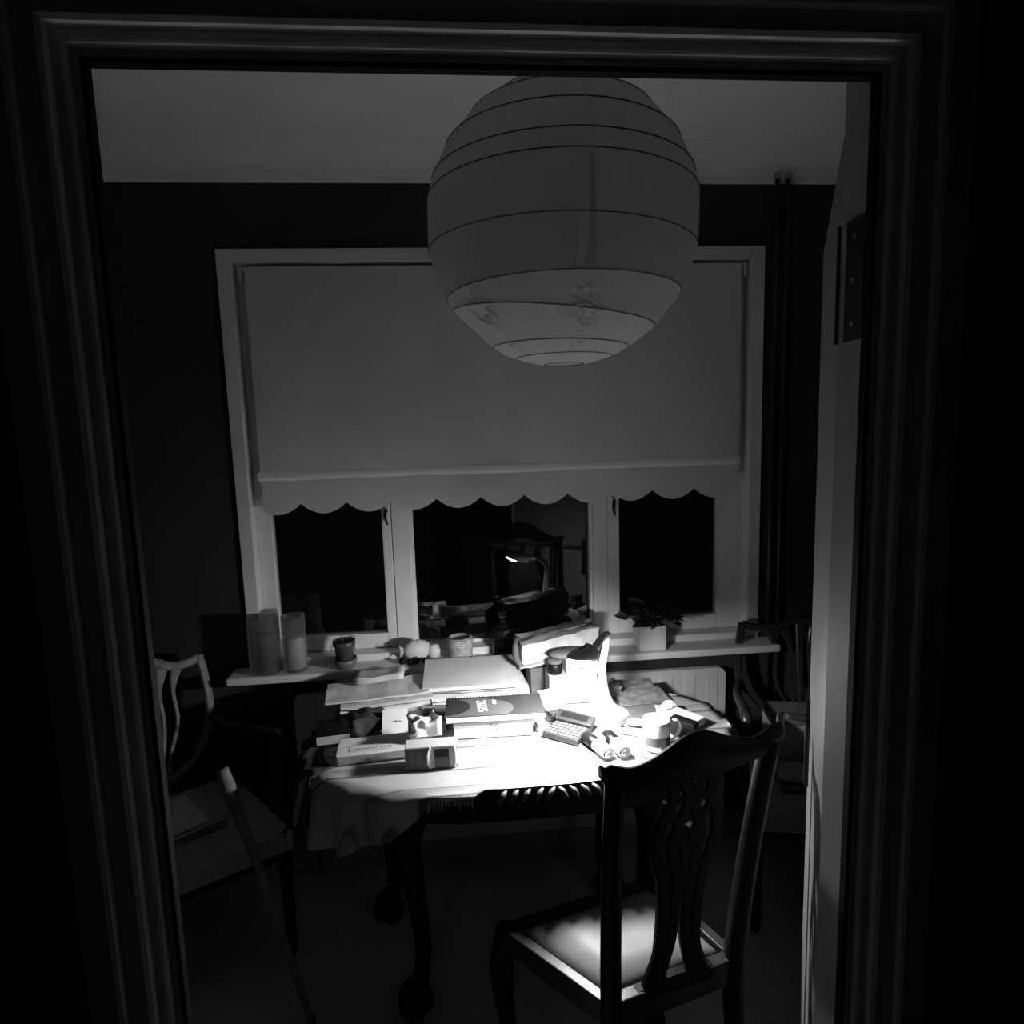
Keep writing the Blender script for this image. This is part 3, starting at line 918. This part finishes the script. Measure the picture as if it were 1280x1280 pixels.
cb = thing('clear_box', 'little clear plastic box beside the right end of the diary', 'box', (.292, 1.975 - .045, TZ), .3)
obj('box_wall', B((0, 0, .017), (.05, .035, .034), None, .003), 'clear', cb)
obj('dark_contents', B((0, 0, .014), (.036, .022, .022), None, .003), 'black', cb)
tl = thing('tea_light', 'tin tea light between the white box and the calculator', 'candle', (.237, 1.885, TZ))
obj('cup', L([(0, 0), (.0195, 0), (.0205, .002), (.0205, .019), (.0190, .019), (.0190, .015), (0, .015)], 24), 'tin', tl, smooth=True)
obj('wax', L([(.0188, .0151), (.015, .0165), (0, .016)], 24), 'wax', tl, smooth=True)
obj('wick', T([(0, 0, .015), (.002, 0, .021)], .0008, 5, 2), 'black', tl)

# --- calculator
ca = thing('calculator', 'grey desk calculator with pale keys in front of the lamp base', 'calculator', (.318, 1.845, TZ), math.atan2(-.61, .79))
obj('case', B((0, -.012, .009), (.120, .100, .018), None, .005), 'calc', ca)
dp = obj('display_hood', B((0, .046, .026), (.124, .044, .020), Matrix.Rotation(.35, 3, 'X'), .005), 'calc', ca)
obj('display', B((-.002, .0425, .0365), (.092, .022, .001), Matrix.Rotation(.35, 3, 'X')), 'lcd', dp)
keybm = B((0, 0, 0), (.0115, .0095, .004), None, .0012); kme = None
for r in range(5):
    for c_ in range(7):
        if kme is None:
            ko = obj('key', keybm, 'key', ca); kme = ko.data
        else: ko = link('key', kme, ca)
        ko.location = (-.048 + c_ * .016, -.053 + r * .0165, .0195)
# --- pair of dark-ended binocular barrels
bn = thing('binoculars', 'small binoculars with black glossy ends and pale rims at the front of the table', 'binoculars', (.405, 1.727, TZ), 0)
for (x, y, rz) in ((-.026, .004, .38), (.030, .006, .22)):
    mt = Matrix.Translation((x, y, .0175)) @ Matrix.Rotation(rz, 4, 'Z') @ Matrix.Rotation(PI / 2, 4, 'X')
    def put(prof, n, m, par):
        bm = L(prof, 28); 
        for v in bm.verts: v.co.y *= .82
        bmesh.ops.transform(bm, matrix=mt, verts=bm.verts)
        return obj(n, bm, m, par, smooth=True)
    br = put([(0, .070), (.0, .058), (.017, .058), (.0195, .062), (.021, .060), (.021, .030), (.019, .0), (0, 0)], 'barrel', 'white', bn)
    put([(0.0185, .001), (.0205, 0), (.0205, -.048), (.017, -.058), (.006, -.062), (0, -.062)], 'eyepiece', 'blackgloss', br)
    put([(0, .0585), (.0165, .0585), (0, .0600)], 'lens', 'clear', br)
obj('bridge', B((.002, .040, .017), (.034, .030, .012), None, .004), 'white', bn)
# --- mug
mu = thing('mug', 'white china mug with a dark printed picture band on the right of the table', 'mug', (.553, 1.718, TZ), .10)
obj('body', L([(0, 0), (.033, 0), (.037, .003), (.0395, .012), (.0395, .088), (.0385, .0895), (.0365, .088), (.0365, .010), (0, .008)], 48), 'china', mu, smooth=True)
obj('handle', T([(.036, .0, .074), (.056, -.004, .080), (.070, -.006, .070), (.070, -.006, .050), (.055, -.004, .028), (.037, 0, .014)], [.0048, .005, .005, .005, .0045, .005], 10, 8, .75), 'china', mu, smooth=True)
def arc_patch(a0, a1, z0, z1, m, nm, r=.0399):
    bm = NB(); n = 14; P = []
    for i in range(n + 1):
        a = math.radians(a0 + (a1 - a0) * i / n)
        P.append((bm.verts.new((r * math.cos(a), r * math.sin(a), z0)), bm.verts.new((r * math.cos(a), r * math.sin(a), z1))))
    for a_, b_ in zip(P, P[1:]): bm.faces.new((a_[0], b_[0], b_[1], a_[1]))
    return obj(nm, bm, m, mu, smooth=True)
arc_patch(-165, -20, .020, .046, 'grey', 'picture_band')
arc_patch(-72, -45, .016, .047, 'ink', 'picture_figure', .0402)
arc_patch(-95, -40, .012, .020, 'inkgrey', 'picture_ground', .0401)
arc_patch(-185, -165, .030, .062, 'inkgrey', 'picture_tree', .0401)
arc_patch(-178, -10, .0465, .0475, 'paper2', 'picture_rim', .0401)
wl = thing('black_wallet', 'black leather wallet standing behind the mug handle', 'wallet', (.655, 1.765, TZ), -.9)
obj('wallet_body', B((0, 0, .030), (.085, .030, .060), None, .008), 'black', wl)
obj('wallet_flap', B((0, -.016, .042), (.083, .006, .034), None, .003), 'black', wl)
pn = thing('white_pen', 'white pen lying on the cloth behind the binoculars', 'pen', (.525, 1.790, TZ), -.5)
obj('pen_barrel', T([(-.055, 0, .006), (.045, 0, .006)], [.0052, .0052], 10, 2), 'white', pn, smooth=True)
obj('pen_tip', T([(.045, 0, .006), (.060, 0, .005)], [.0045, .001], 8, 2), 'black', pn, smooth=True)
pc = thing('pencil_stub', 'short pencil stub lying in front of the mug', 'pencil', (.500, 1.700, TZ), 1.65)
obj('pencil_shaft', T([(-.028, 0, .0045), (.028, 0, .0045)], .0036, 6, 2), 'grey', pc)
obj('pencil_point', T([(-.028, 0, .0045), (-.040, 0, .004)], [.0034, .0006], 6, 2), 'black', pc)
# --- leaflets, packet and magazines at the right end
G_ = 'printed papers at the right end of the table'
flat('magazine', 'dull grey magazine lying flat behind the mug', 'magazine', .20, .13, .006, .575, 1.935, TZ + .001, .12, 'grey', G_, .002, 21)
flat('leaflet', 'photo printed leaflet on the grey magazine right of the lamp neck', 'leaflet', .17, .115, .002, .605, 2.045, TZ + .012, .10, 'printed', G_, .003, 22, (0, .05))
flat('leaflet', 'mottled leaflet farthest back at the right of the lamp, near the radiator', 'leaflet', .16, .09, .003, .600, 2.150, TZ + .003, -.05, 'print2', G_, .004, 23, (0, .1))
tag(obj('sweet_bag', crumpled_box((.07, .06, .038), .016, 40, 9.2, 6), 'print2', None, (.505, 2.095, TZ), (0, 0, .2)), 'small shiny dark printed bag beside the lamp neck', 'bag')
pk = thing('tissue_packet', 'white tissue packet with ruffled end behind the wallet', 'packet', (.690, 1.865, TZ + .002), -.95)
obj('packet_body', B((0, 0, .012), (.115, .062, .024), None, .005), 'card', pk)
obj('ruffled_end', crumpled_box((.035, .058, .020), .012, 45, 4.4, 4), 'paper', pk, (-.068, 0, .004))
flat('bank_card', 'small pale card lying on the cloth left of the mug', 'card', .075, .045, .001, .545, 1.862, TZ + .009, -.4, 'card', None, .0005, 30)

# ================================================================= THINGS ON THE SILL
SZ = .8435
def vase(x, y, rx_, ry_, h, label, sq):
    t = thing('glass_vase', label, 'vase', (x, y, SZ), 0, 'glass vases on the sill')
    def ring_(r, z, ins):
        pts = []
        for i in range(32):
            a = 2 * PI * i / 32; n_ = 6 if sq else 2
            c_, s_ = math.cos(a), math.sin(a)
            pts.append((math.copysign(abs(c_) ** (2 / n_), c_) * (rx_ - ins) * r, math.copysign(abs(s_) ** (2 / n_), s_) * (ry_ - ins) * r, z))
        return pts
    bm = NB(); R = [[bm.verts.new(p) for p in ring_(1, z, i)] for z, i in ((0, .0), (h, 0), (h, .003), (.010, .003))]
    for a_, b_ in zip(R, R[1:]):
        for i in range(32):
            j = (i + 1) % 32; bm.faces.new((a_[i], a_[j], b_[j], b_[i]))
    bm.faces.new(R[0]); bm.faces.new(R[-1])
    obj('glass_body', bm, 'frosted', t, smooth=True)
    return t
v1 = vase(-.716, 2.333, .050, .045, .205, 'square glass vase at the left end of the sill', True)
obj('candle', L([(0, .011), (.026, .011), (.026, .135), (.022, .142), (0, .140)], 24), 'grey', v1, smooth=True)
v2 = vase(-.611, 2.335, .043, .043, .205, 'round glass vase holding a pale pillar candle on the sill', False)
cn = obj('pillar_candle', L([(0, .011), (.034, .011), (.034, .115), (.030, .122), (0, .118)], 28), 'wax', v2, smooth=True)
obj('wick', T([(0, 0, .117), (.002, 0, .128)], .001, 5, 2), 'black', cn)
po_ = thing('potted_plant', 'small dark flowerpot in a saucer with a few thin shoots on the sill', 'plant', (-.430, 2.322, SZ))
obj('saucer', L([(0, 0), (.030, 0), (.043, .020), (.044, .038), (.040, .038), (.036, .012), (0, .010)], 32), 'saucer', po_, smooth=True)
obj('pot', L([(0, .012), (.029, .012), (.036, .085), (.041, .087), (.041, .104), (.037, .104), (.034, .092), (0, .090)], 32), 'terracotta', po_, smooth=True)
obj('soil', L([(.0345, .090), (.02, .096), (0, .094)], 20), 'soil', po_, smooth=True)
for pts in ([(0, 0, .09), (-.008, 0, .115), (-.014, 0, .142)], [(.004, 0, .09), (.014, -.004, .115), (.030, -.006, .128)], [(.006, 0, .09), (.03, -.01, .122), (.052, -.014, .112)], [(.01, -.01, .09), (.038, -.025, .098), (.046, -.03, .070)], [(-.01, -.005, .09), (-.036, -.02, .096), (-.042, -.026, .075)]):
    obj('shoot', T(pts, [.0022, .0018, .0008], 5, 6), 'leaf', po_, smooth=True)
sh = thing('seashell', 'pale ribbed seashell on the sill beside the middle window post', 'shell', (-.168, 2.352, SZ), .2)
bm = NB(); bmesh.ops.create_uvsphere(bm, u_segments=32, v_segments=14, radius=1)
for v in bm.verts:
    a = math.atan2(v.co.z, v.co.x); k = 1 + .05 * math.cos(a * 13)
    v.co = Vector((v.co.x * .052 * k, v.co.y * .030, .040 + v.co.z * .040 * k)); 
    if v.co.z < .001: v.co.z = .001
obj('shell_body', bm, 'shell', sh, smooth=True)
obj('shell_lip', L([(0, -.028), (.018, -.026), (.026, 0), (.020, .024), (0, .028)], 20, (.062, -.004, .029)), 'shell', sh, smooth=True)
bm = NB()
for k in range(5): tube(bm, [(-.045, 0, .045), (-.060, -.002, .042 + .007 * (k - 2)), (-.066, -.002, .043 + .011 * (k - 2))], [.005, .003, .001], 5, 3)
obj('shell_spines', bm, 'shell', sh)
CK = 'dark nuts by the shell'
for x, y, r, lab in ((-.222, 2.318, .014, 'glossy dark conker leftmost of four by the shell'), (-.194, 2.312, .012, 'smallest glossy dark conker in front of the shell'), (-.170, 2.316, .015, 'largest glossy dark conker under the shell'), (-.139, 2.314, .013, 'glossy dark conker nearest the drawing pad')):
    bm = NB(); bmesh.ops.create_uvsphere(bm, u_segments=16, v_segments=10, radius=r)
    for v in bm.verts: v.co.z = (v.co.z * .88) + r * .88
    cko = link('conker', None, None, (x, y, SZ)); tag(cko, lab, 'conker', CK)
    obj('nut', bm, 'blackgloss', cko, smooth=True)
bk2 = thing('wicker_pot', 'small pale woven pot on the sill at the centre window', 'pot', (-.006, 2.345, SZ))
for k in range(8):
    z = .008 + k * .0098; r = .040 + .0008 * k
    obj('woven_band', T([(r * math.cos(2 * PI * i / 24), r * math.sin(2 * PI * i / 24), z + .001 * math.sin(i * 3)) for i in range(25)], .0056, 6, smooth=False), 'wicker', bk2, smooth=True)
obj('inner_wall', L([(0, .004), (.038, .004), (.043, .084), (.039, .086), (.037, .070), (0, .066)], 28), 'wicker', bk2, smooth=True)
dc_ = thing('cut_glass_decanter', 'dark cut glass decanter standing on the sill behind the pads', 'decanter', (.158, 2.350, SZ))
obj('bottle', L([(0, 0), (.038, 0), (.042, .008), (.040, .055), (.040, .062), (.046, .075), (.040, .105), (.022, .122), (.012, .132), (.012, .140), (.016, .144), (0, .144)], 12), 'blackgloss', dc_)
bm = NB()
for r, z in ((.045, .070), (.044, .083), (.041, .096), (.033, .108)):
    for i in range(12):
        a = 2 * PI * (i + .5 * (int(z * 1000) % 2)) / 12
        rr = bmesh.ops.create_icosphere(bm, subdivisions=1, radius=.008); bmesh.ops.translate(bm, vec=(r * math.cos(a), r * math.sin(a), z), verts=rr['verts'])
obj('cut_facets', bm, 'clear', dc_)
obj('stopper', L([(0, .144), (.008, .146), (.016, .156), (.014, .166), (0, .172)], 10), 'clear', dc_)
pl = thing('leafy_planter', 'square white planter with a dark leafy plant at the right of the sill', 'plant', (.727, 2.345, SZ))
obj('planter_box', B((0, 0, .0475), (.104, .098, .095), None, .005), 'planter', pl)
obj('planter_recess', B((.004, -.0493, .047), (.080, .0016, .078), None, .0006), 'planter', pl)
obj('soil', B((0, 0, .0955), (.09, .085, .004)), 'soil', pl)
lf = NB()
lp = [(0, 0, 0), (.012, .012, .003), (.030, .013, .004), (.046, 0, -.004), (.030, -.013, .004), (.012, -.012, .003)]
vv = [lf.verts.new(p) for p in lp]; mid = lf.verts.new((.026, 0, -.002))
for i in range(6): lf.faces.new((vv[i], vv[(i + 1) % 6], mid))
lme = None
for k in range(110):
    if lme is None:
        lo = obj('leaf', lf, 'leaf', pl); lme = lo.data
    else: lo = link('leaf', lme, pl)
    side = -1 if k % 5 < 3 else 1
    lo.location = (random.gauss(-.015 if side < 0 else .052, .036), random.uniform(-.055, .02), .100 + abs(random.gauss(.026, .022)) * (1 if side < 0 else .7))
    lo.rotation_euler = (random.uniform(-.7, .7), random.uniform(-.6, .6), random.uniform(0, 2 * PI)); s = random.uniform(.8, 1.35); lo.scale = (s, s, s)
for k in range(6):
    x = random.uniform(-.03, .04)
    obj('stem', T([(x * .5, 0, .095), (x, -.01, .12), (x * 2, -.02, .138)], .0018, 5, 4), 'leaf', pl)

# ================================================================= FRONT CHAIR
ch = thing('carved_dining_chair', 'dark carved dining chair with pierced splat and pale leather seat, its back to the doorway', 'chair', (.36, 1.39, 0))
O = Vector((.36, 1.39, 0))
def W(x, y, z): return Vector((x, y, z)) - O
FL, FR, RR, RL = Vector((.080, 1.462, 0)), Vector((.492, 1.578, 0)), Vector((.607, 1.308, 0)), Vector((.288, 1.222, 0))
def quadpt(u, v): return (FL * (1 - u) + FR * u) * (1 - v) + (RL * (1 - u) + RR * u) * v
def rail(p, q, nm, h=.060, t=.026):
    dvec = (q - p); mid = (p + q) / 2 - O
    bm = NB(); box(bm, (0, 0, 0), (dvec.length, t, h), None, .003)
    bmesh.ops.rotate(bm, cent=(0, 0, 0), matrix=Matrix.Rotation(math.atan2(dvec.y, dvec.x), 3, 'Z'), verts=bm.verts)
    bmesh.ops.translate(bm, vec=(mid.x, mid.y, .43), verts=bm.verts)
    return obj(nm, bm, 'mahogback', ch)
rail(FL, FR, 'front_rail'); rail(RL, RR, 'rear_rail', .066, .03); rail(FL, RL, 'side_rail'); rail(FR, RR, 'side_rail')
bm = NB(); n = 14
def cush(u, v, z):
    uu, v_ = .055 + .89 * u, .06 + .86 * v
    p = quadpt(uu, v_) - O
    return Vector((p.x, p.y, z))
def fz(u, v):
    e = min(u, 1 - u, v, 1 - v)
    return .448 + .032 * (1 - (1 - min(1, e / .28)) ** 2.2) - .006 * math.exp(-((u - .5) ** 2 + (v - .55) ** 2) / .03)
top = [[bm.verts.new(cush(i / n, j / n, fz(i / n, j / n))) for j in range(n + 1)] for i in range(n + 1)]
for i in range(n):
    for j in range(n): bm.faces.new((top[i][j], top[i + 1][j], top[i + 1][j + 1], top[i][j + 1]))
bot = [bm.verts.new(cush(u, v, .42)) for u, v in ((0, 0), (1, 0), (1, 1), (0, 1))]
bm.faces.new(bot)
loops = [[top[i][0] for i in range(n + 1)], [top[n][j] for j in range(n + 1)], [top[n - i][n] for i in range(n + 1)], [top[0][n - j] for j in range(n + 1)]]
for k, lpv in enumerate(loops): bm.faces.new([bot[k]] + lpv + [bot[(k + 1) % 4]])
obj('seat_cushion', bm, 'leather', ch, smooth=True)
# rear posts: seat level to top, leaning back and spreading
PLb, PLt = Vector((.291, 1.222, .44)), Vector((.290, 1.165, 1.000))
PRb, PRt = Vector((.604, 1.302, .44)), Vector((.652, 1.250, 1.012))
for Pb, Pt, dx in ((PLb, PLt, -.02), (PRb, PRt, .02)):
    md_ = Pb.lerp(Pt, .5) + Vector((0, .012, 0))
    bm = NB()
    tube(bm, [Vector((Pb.x + dx * .3, Pb.y - .09, 0)) - O, Vector((Pb.x, Pb.y - .02, .24)) - O, Pb - O, md_ - O, Pt - O], [.020, .024, .027, .025, .023], 8, 8, .9, up=(1, .2, 0))
    obj('rear_post', bm, 'mahog', ch, smooth=True)
def S(s, h):   # point on the plane of the back
    l = PLb.lerp(PLt, h); r = PRb.lerp(PRt, h)
    return l.lerp(r, s) + Vector((0, .012 * math.sin(PI * h), 0)) - O
bn_ = (S(1, .5) - S(0, .5)).cross(S(.5, 1) - S(.5, 0)).normalized()
# yoke-shaped top rail
bm = NB(); N = 40; A_ = []; hz = Vector((0, 0, 1))
for i in range(N + 1):
    s = -.075 + 1.15 * i / N; q = 2 * s - 1
    hump = .030 * math.exp(-(q / .42) ** 2)
    ear = .020 * max(0, (abs(q) - .78) / .35) ** 1.4
    mid = S(s, 1.0) + Vector((0, -.010 * (1 - q * q), 0)) + hz * (.002 + hump * .7 + ear)
    hh = .017 + .030 * math.exp(-(q / .5) ** 2) + .006 * max(0, (abs(q) - .8) / .3)
    if abs(q) > 1.08: hh *= .6
    A_.append([bm.verts.new(mid + hz * b * hh + bn_ * a * .013) for a, b in ((-1, -1), (1, -1), (1.1, .3), (.5, 1), (-.5, 1), (-1.1, .3))])
for a_, b_ in zip(A_, A_[1:]):
    for i in range(6):
        j = (i + 1) % 6; bm.faces.new((a_[i], a_[j], b_[j], b_[i]))
bm.faces.new(A_[0]); bm.faces.new(A_[-1])
obj('top_rail', bm, 'mahog', ch, smooth=True)
# pierced splat: strapwork bars
bm = NB()
for sg in (-1, 1):
    def st(pairs): return [S(.5 + sg * a, h) for a, h in pairs]
    bar(bm, st([(.20, .03), (.17, .09), (.135, .18), (.130, .36), (.145, .50), (.205, .66), (.185, .76), (.125, .86), (.150, .94), (.205, 1.0)]), bn_, [.044, .040, .030, .028, .030, .036, .032, .030, .032, .04], .013, 6)
    bar(bm, st([(.155, .03), (.10, .13), (.052, .24), (.045, .40), (.060, .54), (.10, .66), (.060, .76), (.020, .84), (.060, .93), (.11, 1.0)]), bn_, [.036, .032, .028, .026, .026, .030, .028, .028, .028, .034], .013, 6)
    bar(bm, st([(.045, .36), (.015, .5), (.012, .62), (.055, .72), (.13, .80), (.16, .86)]), bn_, .021, .012, 6)
    bar(bm, st([(.145, .50), (.10, .58), (.06, .66), (.0, .72)]), bn_, .021, .012, 6)
    bar(bm, st([(.0, .92), (.055, .86), (.125, .84)]), bn_, .018, .012, 6)
bar(bm, [S(.5, .44), S(.5, .62)], bn_, .018, .012, 4)
obj('splat', bm, 'mahog', ch, smooth=False)
bm = NB(); bar(bm, [S(.20, .012), S(.35, .02), S(.5, .022), S(.65, .02), S(.80, .012)], bn_, [.034, .044, .046, .044, .034], .026, 6); obj('shoe', bm, 'mahog', ch)
for P0, dv in ((FL, Vector((-.6, .6, 0))), (FR, Vector((.6, .6, 0)))):
    p = P0 - O; dv = dv.normalized()
    lg = obj('front_leg', T([p + Vector((0, 0, .455)), p + dv * .006 + Vector((0, 0, .40)), p + dv * .018 + Vector((0, 0, .33)), p + dv * .006 + Vector((0, 0, .2)), p - dv * .008 + Vector((0, 0, .1)), p + dv * .006 + Vector((0, 0, .04))], [.026, .028, .031, .023, .017, .016], 12), 'mahog', ch, smooth=True)
    obj('claw_foot', L([(0, 0), (.026, .002), (.034, .020), (.026, .042), (.012, .055), (0, .056)], 16, p + dv * .012), 'mahog', lg, smooth=True)

# ================================================================= SHIELD-BACK ARMCHAIRS
def shield_chair(label, loc, rz, hwf, hws, wood, sides):
    t = thing('shield_back_armchair', label, 'chair', loc, rz, 'shield back armchairs')
    # seat: padded, wider in front (front is -y)
    bm = NB(); n = 14
    def sp(u, v, z):
        hw = hwf * (1 - v) + (hwf - .06) * v
        return Vector(((2 * u - 1) * hw, -.23 + .46 * v, z))
    def sz(u, v):
        e = min(u, 1 - u, v, 1 - v)
        return .440 + .045 * (1 - (1 - min(1, e / .2)) ** 2.4)
    top = [[bm.verts.new(sp(i / n, j / n, sz(i / n, j / n))) for j in range(n + 1)] for i in range(n + 1)]
    for i in range(n):
        for j in range(n): bm.faces.new((top[i][j], top[i + 1][j], top[i + 1][j + 1], top[i][j + 1]))
    bot = [bm.verts.new(sp(u, v, .375)) for u, v in ((0, 0), (1, 0), (1, 1), (0, 1))]; bm.faces.new(bot)
    lps = [[top[i][0] for i in range(n + 1)], [top[n][j] for j in range(n + 1)], [top[n - i][n] for i in range(n + 1)], [top[0][n - j] for j in range(n + 1)]]
    for k, lv in enumerate(lps): bm.faces.new([bot[k]] + lv + [bot[(k + 1) % 4]])
    obj('seat', bm, 'uphol', t)
    bm = NB(); box(bm, (0, -.215, .365), (hwf * 2 - .02, .022, .034)); box(bm, (0, .215, .365), (hwf * 2 - .14, .022, .034))
    for s in (-1, 1): box(bm, (s * (hwf - .042), 0, .365), (.022, .43, .034), -s * .12)
    obj('seat_frame', bm, 'mahog', t)
    for s in (-1, 1):
        lg = obj('front_leg', T([(s * (hwf - .022), -.208, .44), (s * (hwf - .022), -.208, .09), (s * (hwf - .022), -.208, .0)], [.024, .021, .015, .012], 4, 4, smooth=False), 'mahog', t)
        obj('spade_foot', L([(0, 0), (.015, 0), (.021, .05), (.016, .075), (0, .08)], 4, (s * (hwf - .022), -.208, 0)), 'mahog', lg)
        obj('rear_leg', T([(s * (hwf - .085), .215, .45), (s * (hwf - .08), .225, .2), (s * (hwf - .07), .285, 0)], [.021, .018, .015], 6, 6), 'mahog', t)
    # shield: serpentine crest, curved sides meeting in a point
    yb = lambda z: .205 + (z - .5) * .16
    def q(x, z): return (x, yb(z), z)
    nrm = Vector((0, -1, .16))
    crest = [(-1, .915), (-.75, .903), (-.45, .903), (-.2, .923), (0, .935), (.2, .923), (.45, .903), (.75, .903), (1, .915)]
    obj('crest_rail', bar(NB(), [q(x * hws, z) for x, z in crest], nrm, .030, .024, 5), wood, t)
    for s in (-1, 1):
        obj('shield_side', bar(NB(), [q(s * hws * x, z) for x, z in ((1.0, .922), (1.06, .85), (1.10, .765), (1.06, .69), (.90, .625), (.60, .56), (.25, .525), (0, .515))], nrm, [.028, .028, .028, .027, .026, .026, .028, .03], .024, 6), wood, t)
        obj('back_stile', bar(NB(), [q(s * hws * .55, .59), (s * hws * .8, .215, .52), (s * hws * .95, .215, .44)], nrm, .032, .024, 5), 'mahog', t)
        for a0, am, ab in ((.55, .42, .14), (.26, .16, .06)):
            obj('slat', bar(NB(), [q(s * hws * a0, .905), q(s * hws * am, .82), q(s * hws * (am + .02), .71), q(s * hws * ab * 1.6, .60), q(s * hws * ab, .53)], nrm, [.040, .014, .013, .014, .018], .014, 6), wood, t)
        if s in sides:
            obj('arm', T([(s * hws * 1.08, yb(.69), .695), (s * (hws + .05), .09, .705), (s * (hwf - .005), -.06, .712), (s * (hwf + .004), -.125, .722), (s * (hwf + .004), -.150, .705)], [.014, .015, .017, .020, .017], 10), 'mahogback', t, smooth=True)  # dark wood tone; on the left chair it also carries the paper stack's shadow
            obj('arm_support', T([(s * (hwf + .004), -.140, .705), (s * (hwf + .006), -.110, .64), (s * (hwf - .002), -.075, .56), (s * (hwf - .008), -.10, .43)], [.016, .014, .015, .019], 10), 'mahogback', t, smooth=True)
    obj('slat', bar(NB(), [q(0, .925), q(0, .53)], nrm, [.03, .014, .018], .014, 6, False), wood, t)
    return t
LCH = Vector((-.945, 2.01, 0)); LCR = math.radians(32)
shield_chair('shield back armchair left of the table with folders on its grey seat', LCH, LCR, .30, .165, 'litwood', (1,))
RCH = Vector((1.235, 2.02, 0)); RCR = math.radians(-14)
shield_chair('dark shield back armchair right of the table, half hidden by the open door', RCH, RCR, .27, .21, 'mahogback', (-1,))
# folders on the left seat
F_ = 'folders on the left armchair'
def on_chair(c0, rz, x, y): 
    v = Matrix.Rotation(rz, 3, 'Z') @ Vector((x, y, 0)); return c0.x + v.x, c0.y + v.y
for k, (dx, dy, w_, d_, th, dz, r, m_, lab) in enumerate([(-.03, -.03, .30, .25, .014, .486, .05, 'grey', 'thick dark folder lowest on the left armchair seat'), (-.03, -.035, .29, .24, .010, .503, .12, 'uphol', 'grey folder in the middle of the pile on the left armchair'),
                                                    (-.06, -.05, .25, .21, .004, .516, .16, 'kraft', 'pale sheet on top of the folders on the left armchair')]):
    x, y = on_chair(LCH, LCR, dx, dy)
    flat('paper_folder', lab, 'folder', w_, d_, th, x, y, dz, LCR + r, m_, F_, .001, 40 + k)
# stick
sk = thing('wooden_stick', 'long pale wooden stick leaning against the left armchair seat', 'stick', (-.475, 1.695, 0))
obj('shaft', T([(0, 0, .004), (-.055, .028, .2), (-.125, .058, .45), (-.195, .090, .66)], [.010, .011, .013, .017], 10, 4), 'stick', sk, smooth=True)
obj('grip', T([(-.195, .090, .655), (-.212, .098, .71), (-.226, .104, .755)], [.018, .022, .019], 10, 4, .8), 'stick', sk, smooth=True)
obj('ferrule', L([(0, 0), (.011, 0), (.012, .03), (0, .03)], 12), 'black', sk)
# clutter on the right armchair
x, y = on_chair(RCH, RCR, -.02, .06)
bc = thing('storage_box', 'dull grey box standing at the back of the right armchair seat', 'box', (x, y + .02, .486), RCR)
obj('box_body', B((0, 0, .075), (.26, .16, .15), None, .004), 'uphol', bc)
obj('box_lid', B((0, 0, .158), (.266, .166, .018), None, .004), 'grey', bc)
x, y = on_chair(RCH, RCR, -.01, -.09)
flat('newspaper', 'folded newspaper lowest on the right armchair seat', 'newspaper', .32, .16, .010, x, y, .487, RCR + .05, 'grey', 'papers on the right armchair', .004, 51)
flat('newspaper', 'folded newspaper uppermost on the right armchair seat', 'newspaper', .28, .14, .008, x - .01, y, .502, RCR - .1, 'printed', 'papers on the right armchair', .005, 52)
tag(obj('crumpled_bag', crumpled_box((.13, .09, .05), .022, 22, 6.3, 6), 'paper', None, (x + .045, y + .005, .517), (0, 0, .1), smooth=True), 'crumpled white bag on the newspapers of the right armchair', 'bag')
